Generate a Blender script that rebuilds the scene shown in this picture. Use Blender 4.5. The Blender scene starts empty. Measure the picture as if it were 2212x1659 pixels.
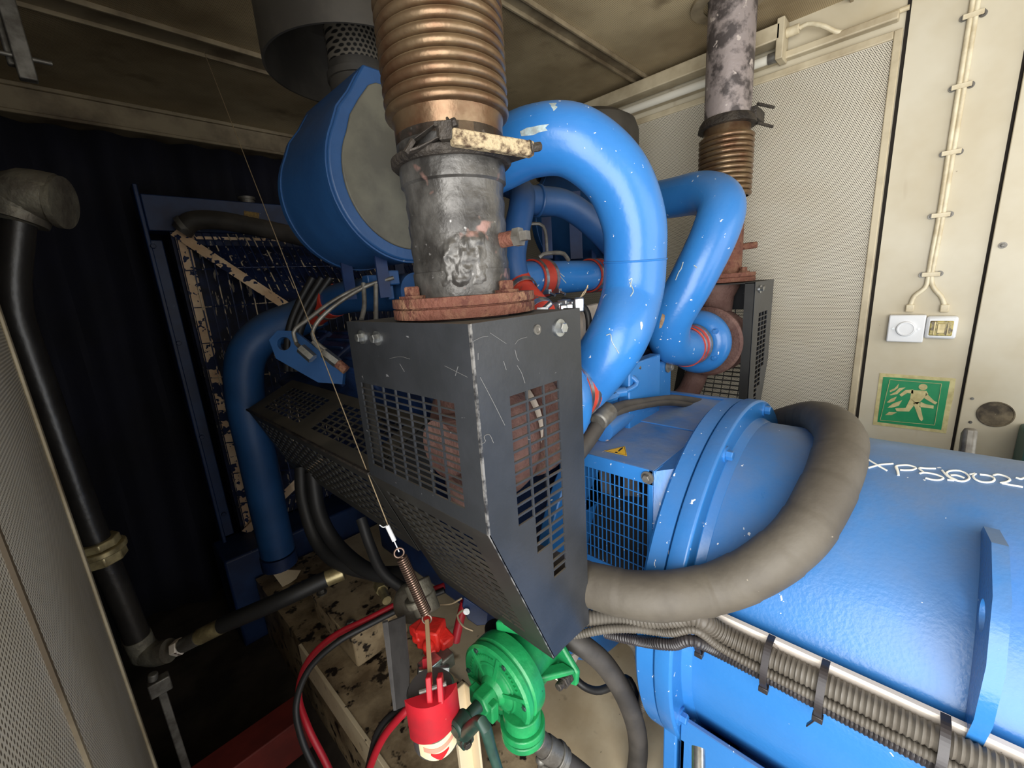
import bpy, math, random
from mathutils import Vector, Matrix
random.seed(7)
C = bpy.context.scene.collection
PI = math.pi
# ------------------------------------------------------------------ survey of the camera (pixels of the 2212 x 1659 photograph)
F, CX, CY, H = 904.0, 1106.0, 829.5, 1.55
RIGHT = Vector((0.68784, -0.72278, -0.06685)).normalized()
DOWN = Vector((-0.21114, -0.11110, -0.97112))
DOWN = (DOWN - RIGHT * DOWN.dot(RIGHT)).normalized()
FWD = RIGHT.cross(DOWN).normalized()
EYE = Vector((0, 0, H))
def ray(px, py): return RIGHT * ((px - CX) / F) + DOWN * ((py - CY) / F) + FWD
def at(px, py, X=None, Y=None, Z=None, t=None):
    v = ray(px, py)
    if X is not None: t = X / v.x
    elif Y is not None: t = Y / v.y
    elif Z is not None: t = (Z - H) / v.z
    return EYE + v * t
AX, AZ, AR = 1.08, 0.80, 0.377          # alternator axis (along Y) and radius
def on_barrel(px, py, R=AR, c=(AX, AZ)):
    v = ray(px, py); ox = -c[0]; oz = H - c[1]
    a = v.x ** 2 + v.z ** 2; b = 2 * (ox * v.x + oz * v.z); q = ox * ox + oz * oz - R * R
    d = max(b * b - 4 * a * q, 0)
    return EYE + v * ((-b - math.sqrt(d)) / (2 * a))

# ------------------------------------------------------------------ materials
def lin(c):
    return tuple(((x / 255) / 12.92 if x / 255 <= 0.04045 else ((x / 255 + 0.055) / 1.055) ** 2.4) for x in c) + (1,)
class NT:
    def __init__(s, m): s.t = m.node_tree; s.n = s.t.nodes; s.l = s.t.links
    def node(s, ty, **kw):
        n = s.n.new(ty)
        for k, v in kw.items():
            if k.startswith('i_'): n.inputs[int(k[2:])].default_value = v
            else: setattr(n, k, v)
        return n
    def link(s, a, b): s.l.new(a, b)
    def noise(s, vec, scale, detail=4, rough=.55, lo=.4, hi=.6):
        n = s.node('ShaderNodeTexNoise'); n.inputs['Scale'].default_value = scale
        n.inputs['Detail'].default_value = detail; n.inputs['Roughness'].default_value = rough
        s.link(vec, n.inputs['Vector'])
        r = s.node('ShaderNodeMapRange'); r.inputs[1].default_value = lo; r.inputs[2].default_value = hi
        s.link(n.outputs['Fac'], r.inputs[0]); return r.outputs[0]
    def mix(s, fac, a, b):
        m = s.node('ShaderNodeMix', data_type='RGBA')
        if isinstance(fac, (int, float)): m.inputs[0].default_value = fac
        else: s.link(fac, m.inputs[0])
        for sock, v in ((m.inputs[6], a), (m.inputs[7], b)):
            if isinstance(v, tuple): sock.default_value = v
            else: s.link(v, sock)
        return m.outputs[2]
    def math(s, op, a, b=None, c=None):
        m = s.node('ShaderNodeMath', operation=op)
        for i, v in enumerate((a, b, c)):
            if v is None: continue
            if isinstance(v, (int, float)): m.inputs[i].default_value = v
            else: s.link(v, m.inputs[i])
        return m.outputs[0]
MATS = {}
def mat(name, col, rough=.5, metal=0, var=None, chips=(), bump=None, dust=None, spec=.5, scale=(1, 1, 1), coat=0, perf=None):
    """col/var/chip colours in sRGB 0-255. var=(colour, noise scale, lo, hi); chips=[(colour, scale, lo, hi, (sx,sy,sz))];
    bump=(scale, strength); dust=(colour, amount) settles on faces that look up; perf=(axis u, axis v, pitch, hole radius, hole colour)"""
    m = bpy.data.materials.new(name); m.use_nodes = True; MATS[name] = m
    k = NT(m); b = k.n['Principled BSDF']
    tc = k.node('ShaderNodeTexCoord'); vec = tc.outputs['Object']
    if scale != (1, 1, 1):
        mp = k.node('ShaderNodeMapping'); mp.inputs['Scale'].default_value = scale; k.link(vec, mp.inputs[0]); vec = mp.outputs[0]
    base = lin(col)
    if var: base = k.mix(k.noise(vec, var[1], 5, .6, var[2], var[3]), base, lin(var[0]))
    rsock = None
    if dust:
        g = k.node('ShaderNodeNewGeometry'); sx = k.node('ShaderNodeSeparateXYZ'); k.link(g.outputs['Normal'], sx.inputs[0])
        up = k.node('ShaderNodeMapRange'); up.inputs[1].default_value = .35; up.inputs[2].default_value = 1; up.inputs[4].default_value = dust[1]
        k.link(sx.outputs[2], up.inputs[0])
        nz = k.noise(vec, 9, 5, .6, .2, .65)
        f = k.math('MULTIPLY', up.outputs[0], nz); base = k.mix(f, base, lin(dust[0]))
        rsock = k.math('MULTIPLY_ADD', f, .45, rough)
    for c in chips:
        v2 = tc.outputs['Object']
        if len(c) > 4:
            mp = k.node('ShaderNodeMapping'); mp.inputs['Scale'].default_value = c[4]; k.link(v2, mp.inputs[0]); v2 = mp.outputs[0]
        base = k.mix(k.noise(v2, c[1], 3, .6, c[2], c[3]), base, lin(c[0]))
    if perf:
        ua, va, p, r, hc = perf
        sp = k.node('ShaderNodeSeparateXYZ'); k.link(tc.outputs['Object'], sp.inputs[0])
        u = k.math('DIVIDE', sp.outputs[ua], p); v = k.math('DIVIDE', sp.outputs[va], p * .8660 * 2)
        def dots(off):
            fu = k.math('SUBTRACT', k.math('FRACT', k.math('ADD', u, off)), .5)
            fv = k.math('MULTIPLY', k.math('SUBTRACT', k.math('FRACT', k.math('ADD', v, off)), .5), 1.732)
            return k.math('SQRT', k.math('ADD', k.math('MULTIPLY', fu, fu), k.math('MULTIPLY', fv, fv)))
        dmin = k.math('MINIMUM', dots(0), dots(.5))
        mr = k.node('ShaderNodeMapRange'); mr.inputs[1].default_value = r - .06; mr.inputs[2].default_value = r + .06
        mr.inputs[3].default_value = 1; mr.inputs[4].default_value = 0; k.link(dmin, mr.inputs[0])
        base = k.mix(mr.outputs[0], base, lin(hc))
    if isinstance(base, tuple): b.inputs['Base Color'].default_value = base
    else: k.link(base, b.inputs['Base Color'])
    if rsock is not None: k.link(rsock, b.inputs['Roughness'])
    else: b.inputs['Roughness'].default_value = rough
    b.inputs['Metallic'].default_value = metal
    b.inputs['Specular IOR Level'].default_value = spec
    b.inputs['Coat Weight'].default_value = coat; b.inputs['Coat Roughness'].default_value = .12
    if bump:
        n = k.node('ShaderNodeTexNoise'); n.inputs['Scale'].default_value = bump[0]; n.inputs['Detail'].default_value = 5
        k.link(vec, n.inputs['Vector'])
        bp = k.node('ShaderNodeBump'); bp.inputs['Strength'].default_value = bump[1]; bp.inputs['Distance'].default_value = .01
        k.link(n.outputs['Fac'], bp.inputs['Height']); k.link(bp.outputs[0], b.inputs['Normal'])
    return m
WC = (225, 230, 235)
blue = mat('blue_paint', (44, 112, 182), .27, var=((50, 119, 188), 5, .35, .65), chips=[(WC, 58, .70, .72), (WC, 55, .72, .735, (1, 1, .3))], bump=(90, .05), dust=((104, 112, 126), .35))
blue_alt = mat('alternator_blue_paint', (46, 113, 180), .24, var=((54, 121, 188), 3, .35, .65), chips=[(WC, 40, .715, .73)], bump=(150, .07), dust=((120, 124, 128), .5))
blue_dusty = mat('dusty_blue_paint', (52, 112, 180), .38, var=((58, 118, 184), 6, .4, .6), chips=[((200, 175, 150), 30, .70, .73), (WC, 70, .745, .76)], bump=(60, .08), dust=((126, 138, 160), .9))
blue_shade = mat('shaded_blue_paint', (36, 80, 132), .45, var=((28, 66, 112), 5, .35, .65), chips=[((150, 160, 170), 60, .76, .78)], bump=(80, .06), dust=((84, 86, 86), .8))  # same blue as the engine pipes, with shade put into its base colour
blue_dark = mat('grimy_blue_paint', (24, 50, 94), .5, var=((14, 26, 52), 6, .4, .6), chips=[((140, 140, 140), 45, .72, .75)], bump=(50, .2))
navy = mat('navy_paint', (26, 52, 96), .5, var=((20, 38, 74), 8, .4, .6), chips=[((120, 125, 140), 40, .74, .77)])
core_mat = mat('radiator_core_navy', (22, 40, 84), .6, var=((12, 20, 46), 12, .4, .6), chips=[((190, 178, 160), 22, .64, .66, (3, 3, .6))])
worn = mat('worn_cream_paint', (252, 226, 194), .7, var=((226, 192, 156), 8, .4, .6), chips=[((18, 36, 78), 10, .60, .61), ((18, 36, 78), 34, .59, .60)])
black_steel = mat('black_painted_steel', (52, 54, 58), .34, var=((44, 46, 49), 6, .4, .6), chips=[((120, 120, 122), 26, .71, .75, (1, 1, 4)), ((105, 105, 108), 40, .735, .76)], dust=((120, 112, 98), .7), bump=(120, .04))
worn_edge = mat('rubbed_bare_steel', (132, 130, 127), .5, .3, var=((52, 52, 54), 60, .42, .58))
black_dull = mat('dull_black_steel', (44, 43, 40), .55, var=((34, 33, 31), 7, .4, .6), dust=((84, 78, 66), .8))
rust = mat('rusty_steel', (104, 62, 48), .8, var=((134, 100, 76), 24, .45, .68), chips=[((88, 48, 38), 50, .55, .62)], bump=(140, .6))
turbine = mat('heat_browned_iron', (112, 84, 76), .75, var=((92, 64, 58), 14, .4, .6), bump=(120, .35))
bronze = mat('heat_tinted_bellows', (128, 108, 84), .36, .75, var=((104, 74, 54), 13, .42, .66), dust=((158, 140, 110), 1.0), bump=(90, .08))
sooty = mat('sooty_pipe_steel', (106, 104, 101), .38, .5, var=((60, 58, 56), 14, .4, .62), chips=[((142, 112, 104), 16, .64, .68), ((140, 138, 136), 70, .67, .72)], bump=(90, .16))
mottled = mat('mottled_pipe_steel', (150, 140, 138), .5, .3, var=((78, 72, 72), 15, .45, .56), chips=[((190, 180, 174), 26, .66, .70)], bump=(60, .15))
clampm = mat('corroded_clamp_steel', (70, 64, 58), .6, .4, var=((44, 40, 38), 20, .4, .6), bump=(120, .5))
clamp_cream = mat('scaled_clamp_bar', (176, 158, 126), .8, var=((78, 60, 44), 80, .45, .6), bump=(160, .5))
zinc = mat('zinc_plated_steel', (190, 194, 196), .28, .9, var=((150, 152, 152), 40, .4, .6))
steel = mat('dull_grey_steel', (132, 130, 124), .5, .6, var=((96, 92, 86), 20, .4, .6))
plate_grey = mat('grey_plate_paint', (98, 96, 96), .55, .2, var=((78, 76, 76), 14, .4, .6))
wall_c = mat('beige_wall_paint', (205, 198, 178), .5, var=((186, 174, 146), 2.0, .40, .68), chips=[((150, 128, 98), 5, .64, .80, (1, 1.4, .35)), ((120, 104, 84), 40, .76, .79)])
perf_wall = mat('perforated_beige_sheet', (210, 204, 188), .55, var=((198, 188, 166), 2.5, .4, .7), perf=(1, 2, .0062, .29, (60, 50, 38)))
perf_ceil = mat('perforated_grimy_ceiling', (196, 178, 142), .6, var=((138, 120, 90), 1.8, .38, .66), chips=[((104, 88, 64), 5, .60, .78)], perf=(0, 1, .0062, .24, (98, 84, 62)))
trimm = mat('dirty_cream_trim', (196, 184, 156), .5, var=((146, 130, 102), 4, .4, .65))
trim_dark = mat('grimy_ceiling_trim', (150, 136, 110), .55, var=((100, 86, 66), 5, .4, .62))
gap_m = mat('dark_gap', (26, 20, 14), .9)
floor_m = mat('grimy_floor', (70, 62, 54), .75, var=((40, 34, 30), 4, .4, .6), bump=(30, .2))
deck_m = mat('cream_deck_paint', (226, 208, 174), .6, var=((204, 182, 146), 5, .4, .65), chips=[((70, 58, 44), 40, .70, .73), ((130, 110, 84), 9, .62, .74)])
rail_m = mat('oily_cream_rail', (172, 152, 120), .5, var=((112, 94, 70), 9, .4, .64), chips=[((34, 26, 20), 20, .56, .62)], bump=(40, .2))
rubber = mat('grey_wrapped_rubber', (92, 86, 76), .62, var=((78, 72, 63), 6, .4, .6), chips=[((140, 130, 115), 60, .74, .77)], bump=(60, .1))
hose_m = mat('dark_rubber_hose', (66, 62, 58), .6, var=((50, 47, 44), 12, .4, .6), dust=((110, 102, 92), .4))
conduit_m = mat('grey_corrugated_conduit', (98, 93, 85), .5, var=((80, 74, 66), 10, .4, .6))
conduit_d = mat('dark_corrugated_conduit', (54, 50, 52), .35, var=((42, 39, 41), 10, .4, .6))
black_rub = mat('black_rubber', (30, 30, 31), .5)
black_pipe = mat('black_pipe_paint', (38, 36, 34), .35, var=((28, 26, 25), 6, .4, .6), bump=(50, .1))
cast_grey = mat('cast_malleable_iron', (128, 124, 110), .55, .5, var=((98, 92, 82), 14, .4, .6), bump=(70, .3))
brass = mat('dull_brass', (180, 166, 124), .35, .45, var=((128, 116, 84), 20, .4, .6))
red_hose = mat('red_silicone_hose', (196, 66, 46), .5, var=((176, 54, 40), 12, .4, .6), chips=[((120, 60, 50), 50, .70, .73)])
red_paint = mat('dusty_red_paint', (190, 30, 44), .42, var=((160, 34, 44), 10, .4, .6), chips=[((225, 150, 145), 50, .73, .76)])
red_bright = mat('red_valve_paint', (214, 44, 34), .45, var=((180, 32, 28), 16, .4, .6), bump=(60, .3))
red_beam_m = mat('red_beam_paint', (112, 36, 28), .7, var=((92, 28, 22), 8, .4, .6))
red_cable = mat('red_cable_sheath', (176, 26, 42), .45)
green_paint = mat('green_enamel', (34, 148, 84), .35, var=((28, 124, 72), 14, .4, .6), chips=[((30, 48, 38), 50, .70, .73)], bump=(70, .15))
green_dark = mat('dark_green_enamel', (38, 68, 58), .45, var=((28, 50, 44), 16, .4, .6))
white_p = mat('white_plastic', (226, 228, 230), .35)
cream_p = mat('cream_plastic', (222, 212, 184), .45, var=((196, 182, 150), 14, .4, .6))
lens_y = mat('yellowed_lens', (176, 160, 84), .3, var=((92, 76, 40), 60, .48, .6))
tube_w = mat('lamp_tube_glass', (222, 218, 204), .25)
sign_pale = mat('pale_sign_plastic', (206, 196, 142), .5, var=((178, 164, 112), 30, .4, .65))
sign_green = mat('green_sign_ink', (24, 136, 86), .45, var=((44, 144, 92), 24, .4, .7))
yellow = mat('yellow_sticker', (240, 188, 24), .4)
yellow_old = mat('faded_yellow_label', (140, 112, 44), .6, var=((110, 84, 34), 80, .45, .55))
black_ink = mat('black_ink', (20, 20, 20), .5)
chalk = mat('white_paint_marker', (236, 236, 228), .8)
cream_label = mat('cream_label_paper', (236, 222, 180), .6)
red_ink = mat('red_label_ink', (196, 26, 36), .5)
pink_ink = mat('pale_red_label_ink', (216, 150, 128), .6)
grey_cyl = mat('grey_weight_metal', (98, 96, 96), .45, .3, var=((80, 78, 78), 10, .4, .6))
curtain_m = mat('navy_tarpaulin', (16, 18, 36), .85, var=((11, 12, 26), 3, .4, .6))
filter_grey = mat('dusty_grey_disc', (98, 96, 84), .6, var=((78, 76, 68), 8, .4, .6))
hat_m = mat('grimy_black_hat', (62, 58, 52), .6, var=((46, 43, 39), 8, .4, .6))
hat_perf = mat('perforated_neck_screen', (96, 90, 80), .6, perf=(0, 2, .011, .33, (14, 13, 12)))
wire_m = mat('pale_wire_rope', (206, 184, 150), .4, .5)
spring_m = mat('spring_steel', (138, 116, 104), .3, .85)
link_m = mat('tarnished_link_bar', (176, 146, 112), .45, .5)
white_met = mat('white_tray_paint', (226, 216, 204), .45, chips=[((90, 70, 60), 30, .66, .69)])
hole_dark = mat('hole_interior', (120, 108, 86), .8, var=((60, 52, 42), 14, .4, .6))
teal = mat('teal_cabinet_paint', (60, 104, 100), .5)
heat_white = mat('pale_heat_shield', (226, 214, 200), .6, var=((200, 186, 168), 10, .4, .6))
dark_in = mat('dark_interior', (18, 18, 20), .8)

# ------------------------------------------------------------------ mesh builder
def catmull(pts, n):
    P = [Vector(p) for p in pts]
    if len(P) == 2: return [P[0].lerp(P[1], i / n) for i in range(n + 1)]
    E = [P[0] * 2 - P[1]] + P + [P[-1] * 2 - P[-2]]
    dense = []
    for i in range(len(P) - 1):
        a, b, c, d = E[i:i + 4]
        for j in range(24):
            u = j / 24
            dense.append(.5 * ((2 * b) + (c - a) * u + (2 * a - 5 * b + 4 * c - d) * u * u + (3 * b - a - 3 * c + d) * u ** 3))
    dense.append(P[-1])
    L = [0]
    for i in range(1, len(dense)): L.append(L[-1] + (dense[i] - dense[i - 1]).length)
    out = []; j = 0
    for i in range(n + 1):
        s = L[-1] * i / n
        while j < len(L) - 2 and L[j + 1] < s: j += 1
        u = (s - L[j]) / max(L[j + 1] - L[j], 1e-9)
        out.append(dense[j].lerp(dense[j + 1], min(max(u, 0), 1)))
    return out
def length(pts):
    q = catmull(pts, 60); return sum((q[i + 1] - q[i]).length for i in range(60))
def frame(axis):
    z = Vector(axis).normalized(); x = Vector((0, 0, 1)).cross(z)
    if x.length < 1e-4: x = Vector((1, 0, 0))
    x.normalize(); return x, z.cross(x), z
class MB:
    def __init__(s): s.v = []; s.f = []
    def add(s, v, f):
        o = len(s.v); s.v += [Vector(p) for p in v]; s.f += [[i + o for i in q] for q in f]; return s
    def box(s, c, d, R=None):
        c = Vector(c); h = Vector(d) * .5; v = []
        for x in (-1, 1):
            for y in (-1, 1):
                for z in (-1, 1):
                    p = Vector((x * h.x, y * h.y, z * h.z)); v.append(c + (R @ p if R else p))
        return s.add(v, [(0, 1, 3, 2), (4, 6, 7, 5), (0, 4, 5, 1), (2, 3, 7, 6), (0, 2, 6, 4), (1, 5, 7, 3)])
    def span(s, a, b):
        return s.box([(a[i] + b[i]) / 2 for i in range(3)], [abs(b[i] - a[i]) for i in range(3)])
    def prism(s, poly, off):
        P = [Vector(p) for p in poly]; off = Vector(off); n = len(P)
        f = [list(range(n))[::-1], list(range(n, 2 * n))] + [(i, (i + 1) % n, n + (i + 1) % n, n + i) for i in range(n)]
        return s.add(P + [p + off for p in P], f)
    def bar(s, a, b, w, h, up=(0, 0, 1)):
        a = Vector(a); b = Vector(b); z = (b - a).normalized(); x = Vector(up).cross(z)
        if x.length < 1e-4: x = Vector((1, 0, 0)).cross(z)
        x.normalize(); y = z.cross(x)
        q = [a + x * (i * w / 2) + y * (j * h / 2) for i, j in ((-1, -1), (1, -1), (1, 1), (-1, 1))]
        return s.prism(q, b - a)
    def lathe(s, prof, o, axis, n=32, caps=True):
        x, y, z = frame(axis); o = Vector(o); v = []; f = []; m = len(prof)
        for r, h in prof:
            for i in range(n):
                a = 2 * PI * i / n; v.append(o + z * h + (x * math.cos(a) + y * math.sin(a)) * r)
        for k in range(m - 1):
            for i in range(n): f.append((k * n + i, k * n + (i + 1) % n, (k + 1) * n + (i + 1) % n, (k + 1) * n + i))
        if caps: f.append(list(range(n))[::-1]); f.append([(m - 1) * n + i for i in range(n)])
        return s.add(v, f)
    def cyl(s, a, b, r, r1=None, n=24):
        a = Vector(a); b = Vector(b); return s.lathe([(r, 0), (r if r1 is None else r1, (b - a).length)], a, b - a, n)
    def ring(s, o, axis, r, w, th, n=32):        # a band of inner radius r
        h = w / 2; return s.lathe([(r, -h), (r + th, -h), (r + th, h), (r, h), (r, -h)], o, axis, n, False)
    def sweep(s, pts, r, n=16, k=None, caps=True, flat=None):
        P = catmull(pts, k or max(8, int(length(pts) / .012)))
        m = len(P); T = [(P[min(i + 1, m - 1)] - P[max(i - 1, 0)]).normalized() for i in range(m)]
        x = frame(T[0])[0]; v = []; f = []; L = 0
        for i in range(m):
            if i: L += (P[i] - P[i - 1]).length
            x = (x - T[i] * x.dot(T[i])).normalized(); y = T[i].cross(x)
            q = r(L) if callable(r) else r
            for j in range(n):
                a = 2 * PI * j / n; v.append(P[i] + (x * math.cos(a) + y * math.sin(a)) * q)
        for i in range(m - 1):
            for j in range(n): f.append((i * n + j, i * n + (j + 1) % n, (i + 1) * n + (j + 1) % n, (i + 1) * n + j))
        if caps: f.append(list(range(n))[::-1]); f.append([(m - 1) * n + j for j in range(n)])
        return s.add(v, f)
    def corr(s, pts, r, pitch=.008, n=12, depth=.16):
        k = int(length(pts) / pitch * 4)
        return s.sweep(pts, lambda L: r * (1 - depth * (.5 + .5 * math.cos(2 * PI * L / pitch))), n, k)
    def torus(s, o, axis, R, r, n=40, m=16, r2=None):
        x, y, z = frame(axis); o = Vector(o); v = []; f = []
        for i in range(n):
            a = 2 * PI * i / n; d = x * math.cos(a) + y * math.sin(a); q = r if r2 is None else r + (r2 - r) * i / n
            for j in range(m):
                b = 2 * PI * j / m; v.append(o + d * (R + q * math.cos(b)) + z * (q * math.sin(b)))
        for i in range(n):
            for j in range(m): f.append((i * m + j, ((i + 1) % n) * m + j, ((i + 1) % n) * m + (j + 1) % m, i * m + (j + 1) % m))
        return s.add(v, f)
    def ball(s, o, r, n=20, m=12, sq=(1, 1, 1)):
        v = []; f = []; o = Vector(o)
        for i in range(m + 1):
            a = PI * i / m
            for j in range(n):
                b = 2 * PI * j / n; v.append(o + Vector((r * sq[0] * math.sin(a) * math.cos(b), r * sq[1] * math.sin(a) * math.sin(b), r * sq[2] * math.cos(a))))
        for i in range(m):
            for j in range(n): f.append((i * n + j, (i + 1) * n + j, (i + 1) * n + (j + 1) % n, i * n + (j + 1) % n))
        return s.add(v, f)
    def bolt(s, p, d, r=.008, washer=True, hh=None):
        p = Vector(p); d = Vector(d).normalized(); hh = hh or r * 1.1
        if washer: s.cyl(p, p + d * r * .35, r * 1.6, n=20); p = p + d * r * .35
        return s.lathe([(r, 0), (r, hh * .85), (r * .85, hh)], p, d, 6)
    def holed(s, outer, holes, O, u, v, th):     # a sheet with holes: outline and holes in (u, v), thickness centred
        cu = bpy.data.curves.new('sheet', 'CURVE'); cu.dimensions = '2D'; cu.fill_mode = 'BOTH'; cu.extrude = th / 2
        for loop in [outer] + list(holes):
            sp = cu.splines.new('POLY'); sp.points.add(len(loop) - 1)
            for q, (a, b) in zip(sp.points, loop): q.co = (a, b, 0, 1)
            sp.use_cyclic_u = True
        o = bpy.data.objects.new('sheet', cu); C.objects.link(o); bpy.context.view_layer.update()
        me = bpy.data.meshes.new_from_object(o.evaluated_get(bpy.context.evaluated_depsgraph_get()))
        u = Vector(u).normalized(); v = Vector(v).normalized(); w = u.cross(v); O = Vector(O)
        s.add([O + u * p.co.x + v * p.co.y + w * p.co.z for p in me.vertices], [list(p.vertices) for p in me.polygons])
        bpy.data.objects.remove(o); bpy.data.curves.remove(cu); bpy.data.meshes.remove(me); return s
    def text(s, body, size, O, u, v, off=0):
        cu = bpy.data.curves.new('t', 'FONT'); cu.body = body; cu.size = size; cu.extrude = .0004; cu.align_x = 'CENTER'; cu.align_y = 'CENTER'
        o = bpy.data.objects.new('t', cu); C.objects.link(o); bpy.context.view_layer.update()
        me = bpy.data.meshes.new_from_object(o.evaluated_get(bpy.context.evaluated_depsgraph_get()))
        u = Vector(u).normalized(); v = Vector(v).normalized(); w = u.cross(v); O = Vector(O)
        s.add([O + u * p.co.x + v * p.co.y + w * (p.co.z + off) for p in me.vertices], [list(p.vertices) for p in me.polygons])
        bpy.data.objects.remove(o); bpy.data.curves.remove(cu); bpy.data.meshes.remove(me); return s
    def mirror(s, cx=AX):
        for p in s.v: p.x = 2 * cx - p.x
        s.f = [q[::-1] for q in s.f]; return s
def obj(name, mb, m, parent=None, label=None, bev=0, flip=False, ang=35):
    if flip: mb.mirror()
    org = Vector((0, 0, 0))
    if parent is not None:
        q = parent
        while q is not None: org += q.location; q = q.parent
    me = bpy.data.meshes.new(name); me.from_pydata([p - org for p in mb.v], [], mb.f); me.validate(); me.update()
    import bmesh
    bm = bmesh.new(); bm.from_mesh(me); bmesh.ops.recalc_face_normals(bm, faces=bm.faces); bm.to_mesh(me); bm.free()
    me.polygons.foreach_set('use_smooth', [True] * len(me.polygons)); me.set_sharp_from_angle(angle=math.radians(ang))
    me.materials.append(m)
    o = bpy.data.objects.new(name, me); C.objects.link(o)
    if parent is not None: o.parent = parent
    if label: o['label'] = label
    if bev:
        b = o.modifiers.new('bevel', 'BEVEL'); b.width = bev; b.segments = 2; b.limit_method = 'ANGLE'; b.angle_limit = math.radians(40)
    return o
def tag(o, label, cat, group=None):
    o['label'] = label; o['category'] = cat
    if group: o['group'] = group
    return o
def thing(name, label, cat, loc, group=None):
    o = bpy.data.objects.new(name, None); C.objects.link(o); o.location = loc; o.empty_display_size = .05
    return tag(o, label, cat, group)
def struct(name, mb, m, bev=0):
    o = obj(name, mb, m, bev=bev); o['kind'] = 'structure'; return o
def flipx(p, flip): return (2 * AX - p[0], p[1], p[2]) if flip else tuple(p)
def copies(o, locs):                              # linked copies of one part under the same parent
    for q in locs:
        c = o.copy(); C.objects.link(c); c.parent = o.parent; c.location = o.location + Vector(q)
# ================================================================== the setting
XW, ZC, XN, YB, YE = 2.05, 2.42, -0.10, 2.85, -1.75
struct('floor', MB().span((-1.6, YE - .1, -.05), (XW + .1, YB + .1, 0)), floor_m)
struct('ceiling', MB().span((XN - .25, YE - .1, ZC), (XW + .12, YB + .1, ZC + .05)), perf_ceil)
struct('wall_right', MB().span((XW, YE, 0), (XW + .08, YB, ZC)), wall_c)
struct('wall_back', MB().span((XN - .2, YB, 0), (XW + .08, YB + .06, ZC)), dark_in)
struct('wall_front', MB().span((XN - .2, YE - .06, 0), (XW + .08, YE, ZC)), wall_c)
# near wall: the door post / lining sheet left of the doorway the photographer stands in
near = MB().span((XN - .06, .26, 0), (XN, 1.40, ZC))
struct('wall_near', near, mat('perforated_lining_sheet', (216, 208, 190), .5, var=((196, 186, 164), 3, .4, .66), perf=(1, 2, .0075, .27, (100, 90, 74))))
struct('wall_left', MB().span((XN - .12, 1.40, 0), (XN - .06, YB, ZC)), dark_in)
struct('wall_near_end', MB().span((XN - .06, YE, 0), (XN, -1.25, ZC)), wall_c)
tr = MB()
tr.span((XN, 1.365, 0), (XN + .006, 1.40, ZC))
struct('trim_1', tr, trimm, .002)
tr = MB().span((XN, .66, 0), (XN + .004, .672, ZC)); struct('trim_2', tr, trim_dark)
# perforated panel on the right wall with its frame
pTL, pTR, pBR = at(1604, 199, X=XW), at(1924, 89, X=XW), at(1838, 880, X=XW)
yR, zT = (pTR.y + pBR.y) / 2, (pTL.z + pTR.z) / 2
pan = MB().span((XW - .012, yR, .3), (XW, 2.6, zT))
struct('trim_3', pan, perf_wall)
fr = MB()
fr.span((XW - .02, yR - .022, .3), (XW, yR, zT + .024))
fr.span((XW - .02, yR, zT), (XW, 2.6, zT + .024))
struct('trim_4', fr, trimm, .003)
jm = at(1962, 30, X=XW).y
struct('trim_5', MB().span((XW - .004, jm - .006, 0), (XW, jm + .004, ZC)), gap_m)
struct('trim_6', MB().span((XW - .035, jm + .02, zT + .05), (XW, 2.6, zT + .075)), trimm, .004)
# proud pilaster that carries the switches and the sign
struct('trim_7', MB().span((XW - .006, -.1395, 0), (XW, jm - .006, ZC)), wall_c)
sm = at(2200, 170, X=XW).y
door = struct('door_1', MB().span((XW - .018, -1.1, 0), (XW - .006, -.1432, ZC - .02)), wall_c, .002)
gk = MB(); z = .1
while z < 1.62:
    gk.span((XW - .0085, -.1432, z), (XW - .005, -.1395, z + .016)); z += .021
gk.span((XW - .0065, -.1455, 0), (XW - .005, -.136, ZC - .02)); struct('trim_8', gk, gap_m)
# ceiling seams that cross the room
n = 9
for y0, w in ((1.02, .05), (1.87, .10), (.26, .03)):
    b = MB()
    b.span((XN - .2, y0 - w / 2, ZC - .004), (XW, y0 + w / 2, ZC))
    b.span((XN - .2, y0 - w / 2 - .008, ZC - .016), (XW, y0 - w / 2 + .002, ZC))
    b.span((XN - .2, y0 + w / 2 - .002, ZC - .016), (XW, y0 + w / 2 + .008, ZC))
    struct('trim_%d' % n, b, trim_dark, .002); n += 1
b = MB(); b.span((XN - .2, 2.56, ZC - .105), (XW, 2.70, ZC)); b.span((XN - .2, 2.545, ZC - .112), (XW, 2.575, ZC - .098)); b.span((XN - .2, 2.545, ZC - .016), (XW, 2.575, ZC))
struct('trim_%d' % n, b, trim_dark, .003); n += 1
# dark tarpaulin behind the radiator, in loose folds
cv = MB(); nx, nz = 90, 14; vs = []
for i in range(nx + 1):
    x = -.14 + 2.16 * i / nx
    for j in range(nz + 1):
        zz = .02 + 2.29 * j / nz; k = 1 - j / nz
        vs.append((x, 2.64 + .035 * math.sin(x * 17 + 1.5 * k) * (.3 + k) + .02 * math.sin(x * 41 + 3 * k), zz))
cv.add(vs, [(i * (nz + 1) + j, (i + 1) * (nz + 1) + j, (i + 1) * (nz + 1) + j + 1, i * (nz + 1) + j + 1) for i in range(nx) for j in range(nz)])
tc = obj('tarpaulin', cv, curtain_m); so = tc.modifiers.new('thick', 'SOLIDIFY'); so.thickness = .004
tag(tc, 'dark navy tarpaulin hanging in folds behind the radiator', 'curtain')

# ================================================================== fittings on the right wall
def wallpoly(px, X, th):
    return MB().prism([at(a, b, X=X) for a, b in px], (th, 0, 0))
XP = XW - .006                                    # face of the pilaster
def z8(a, b): return (1700 + a / 3.318, 500 + b / 3.318)
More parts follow.
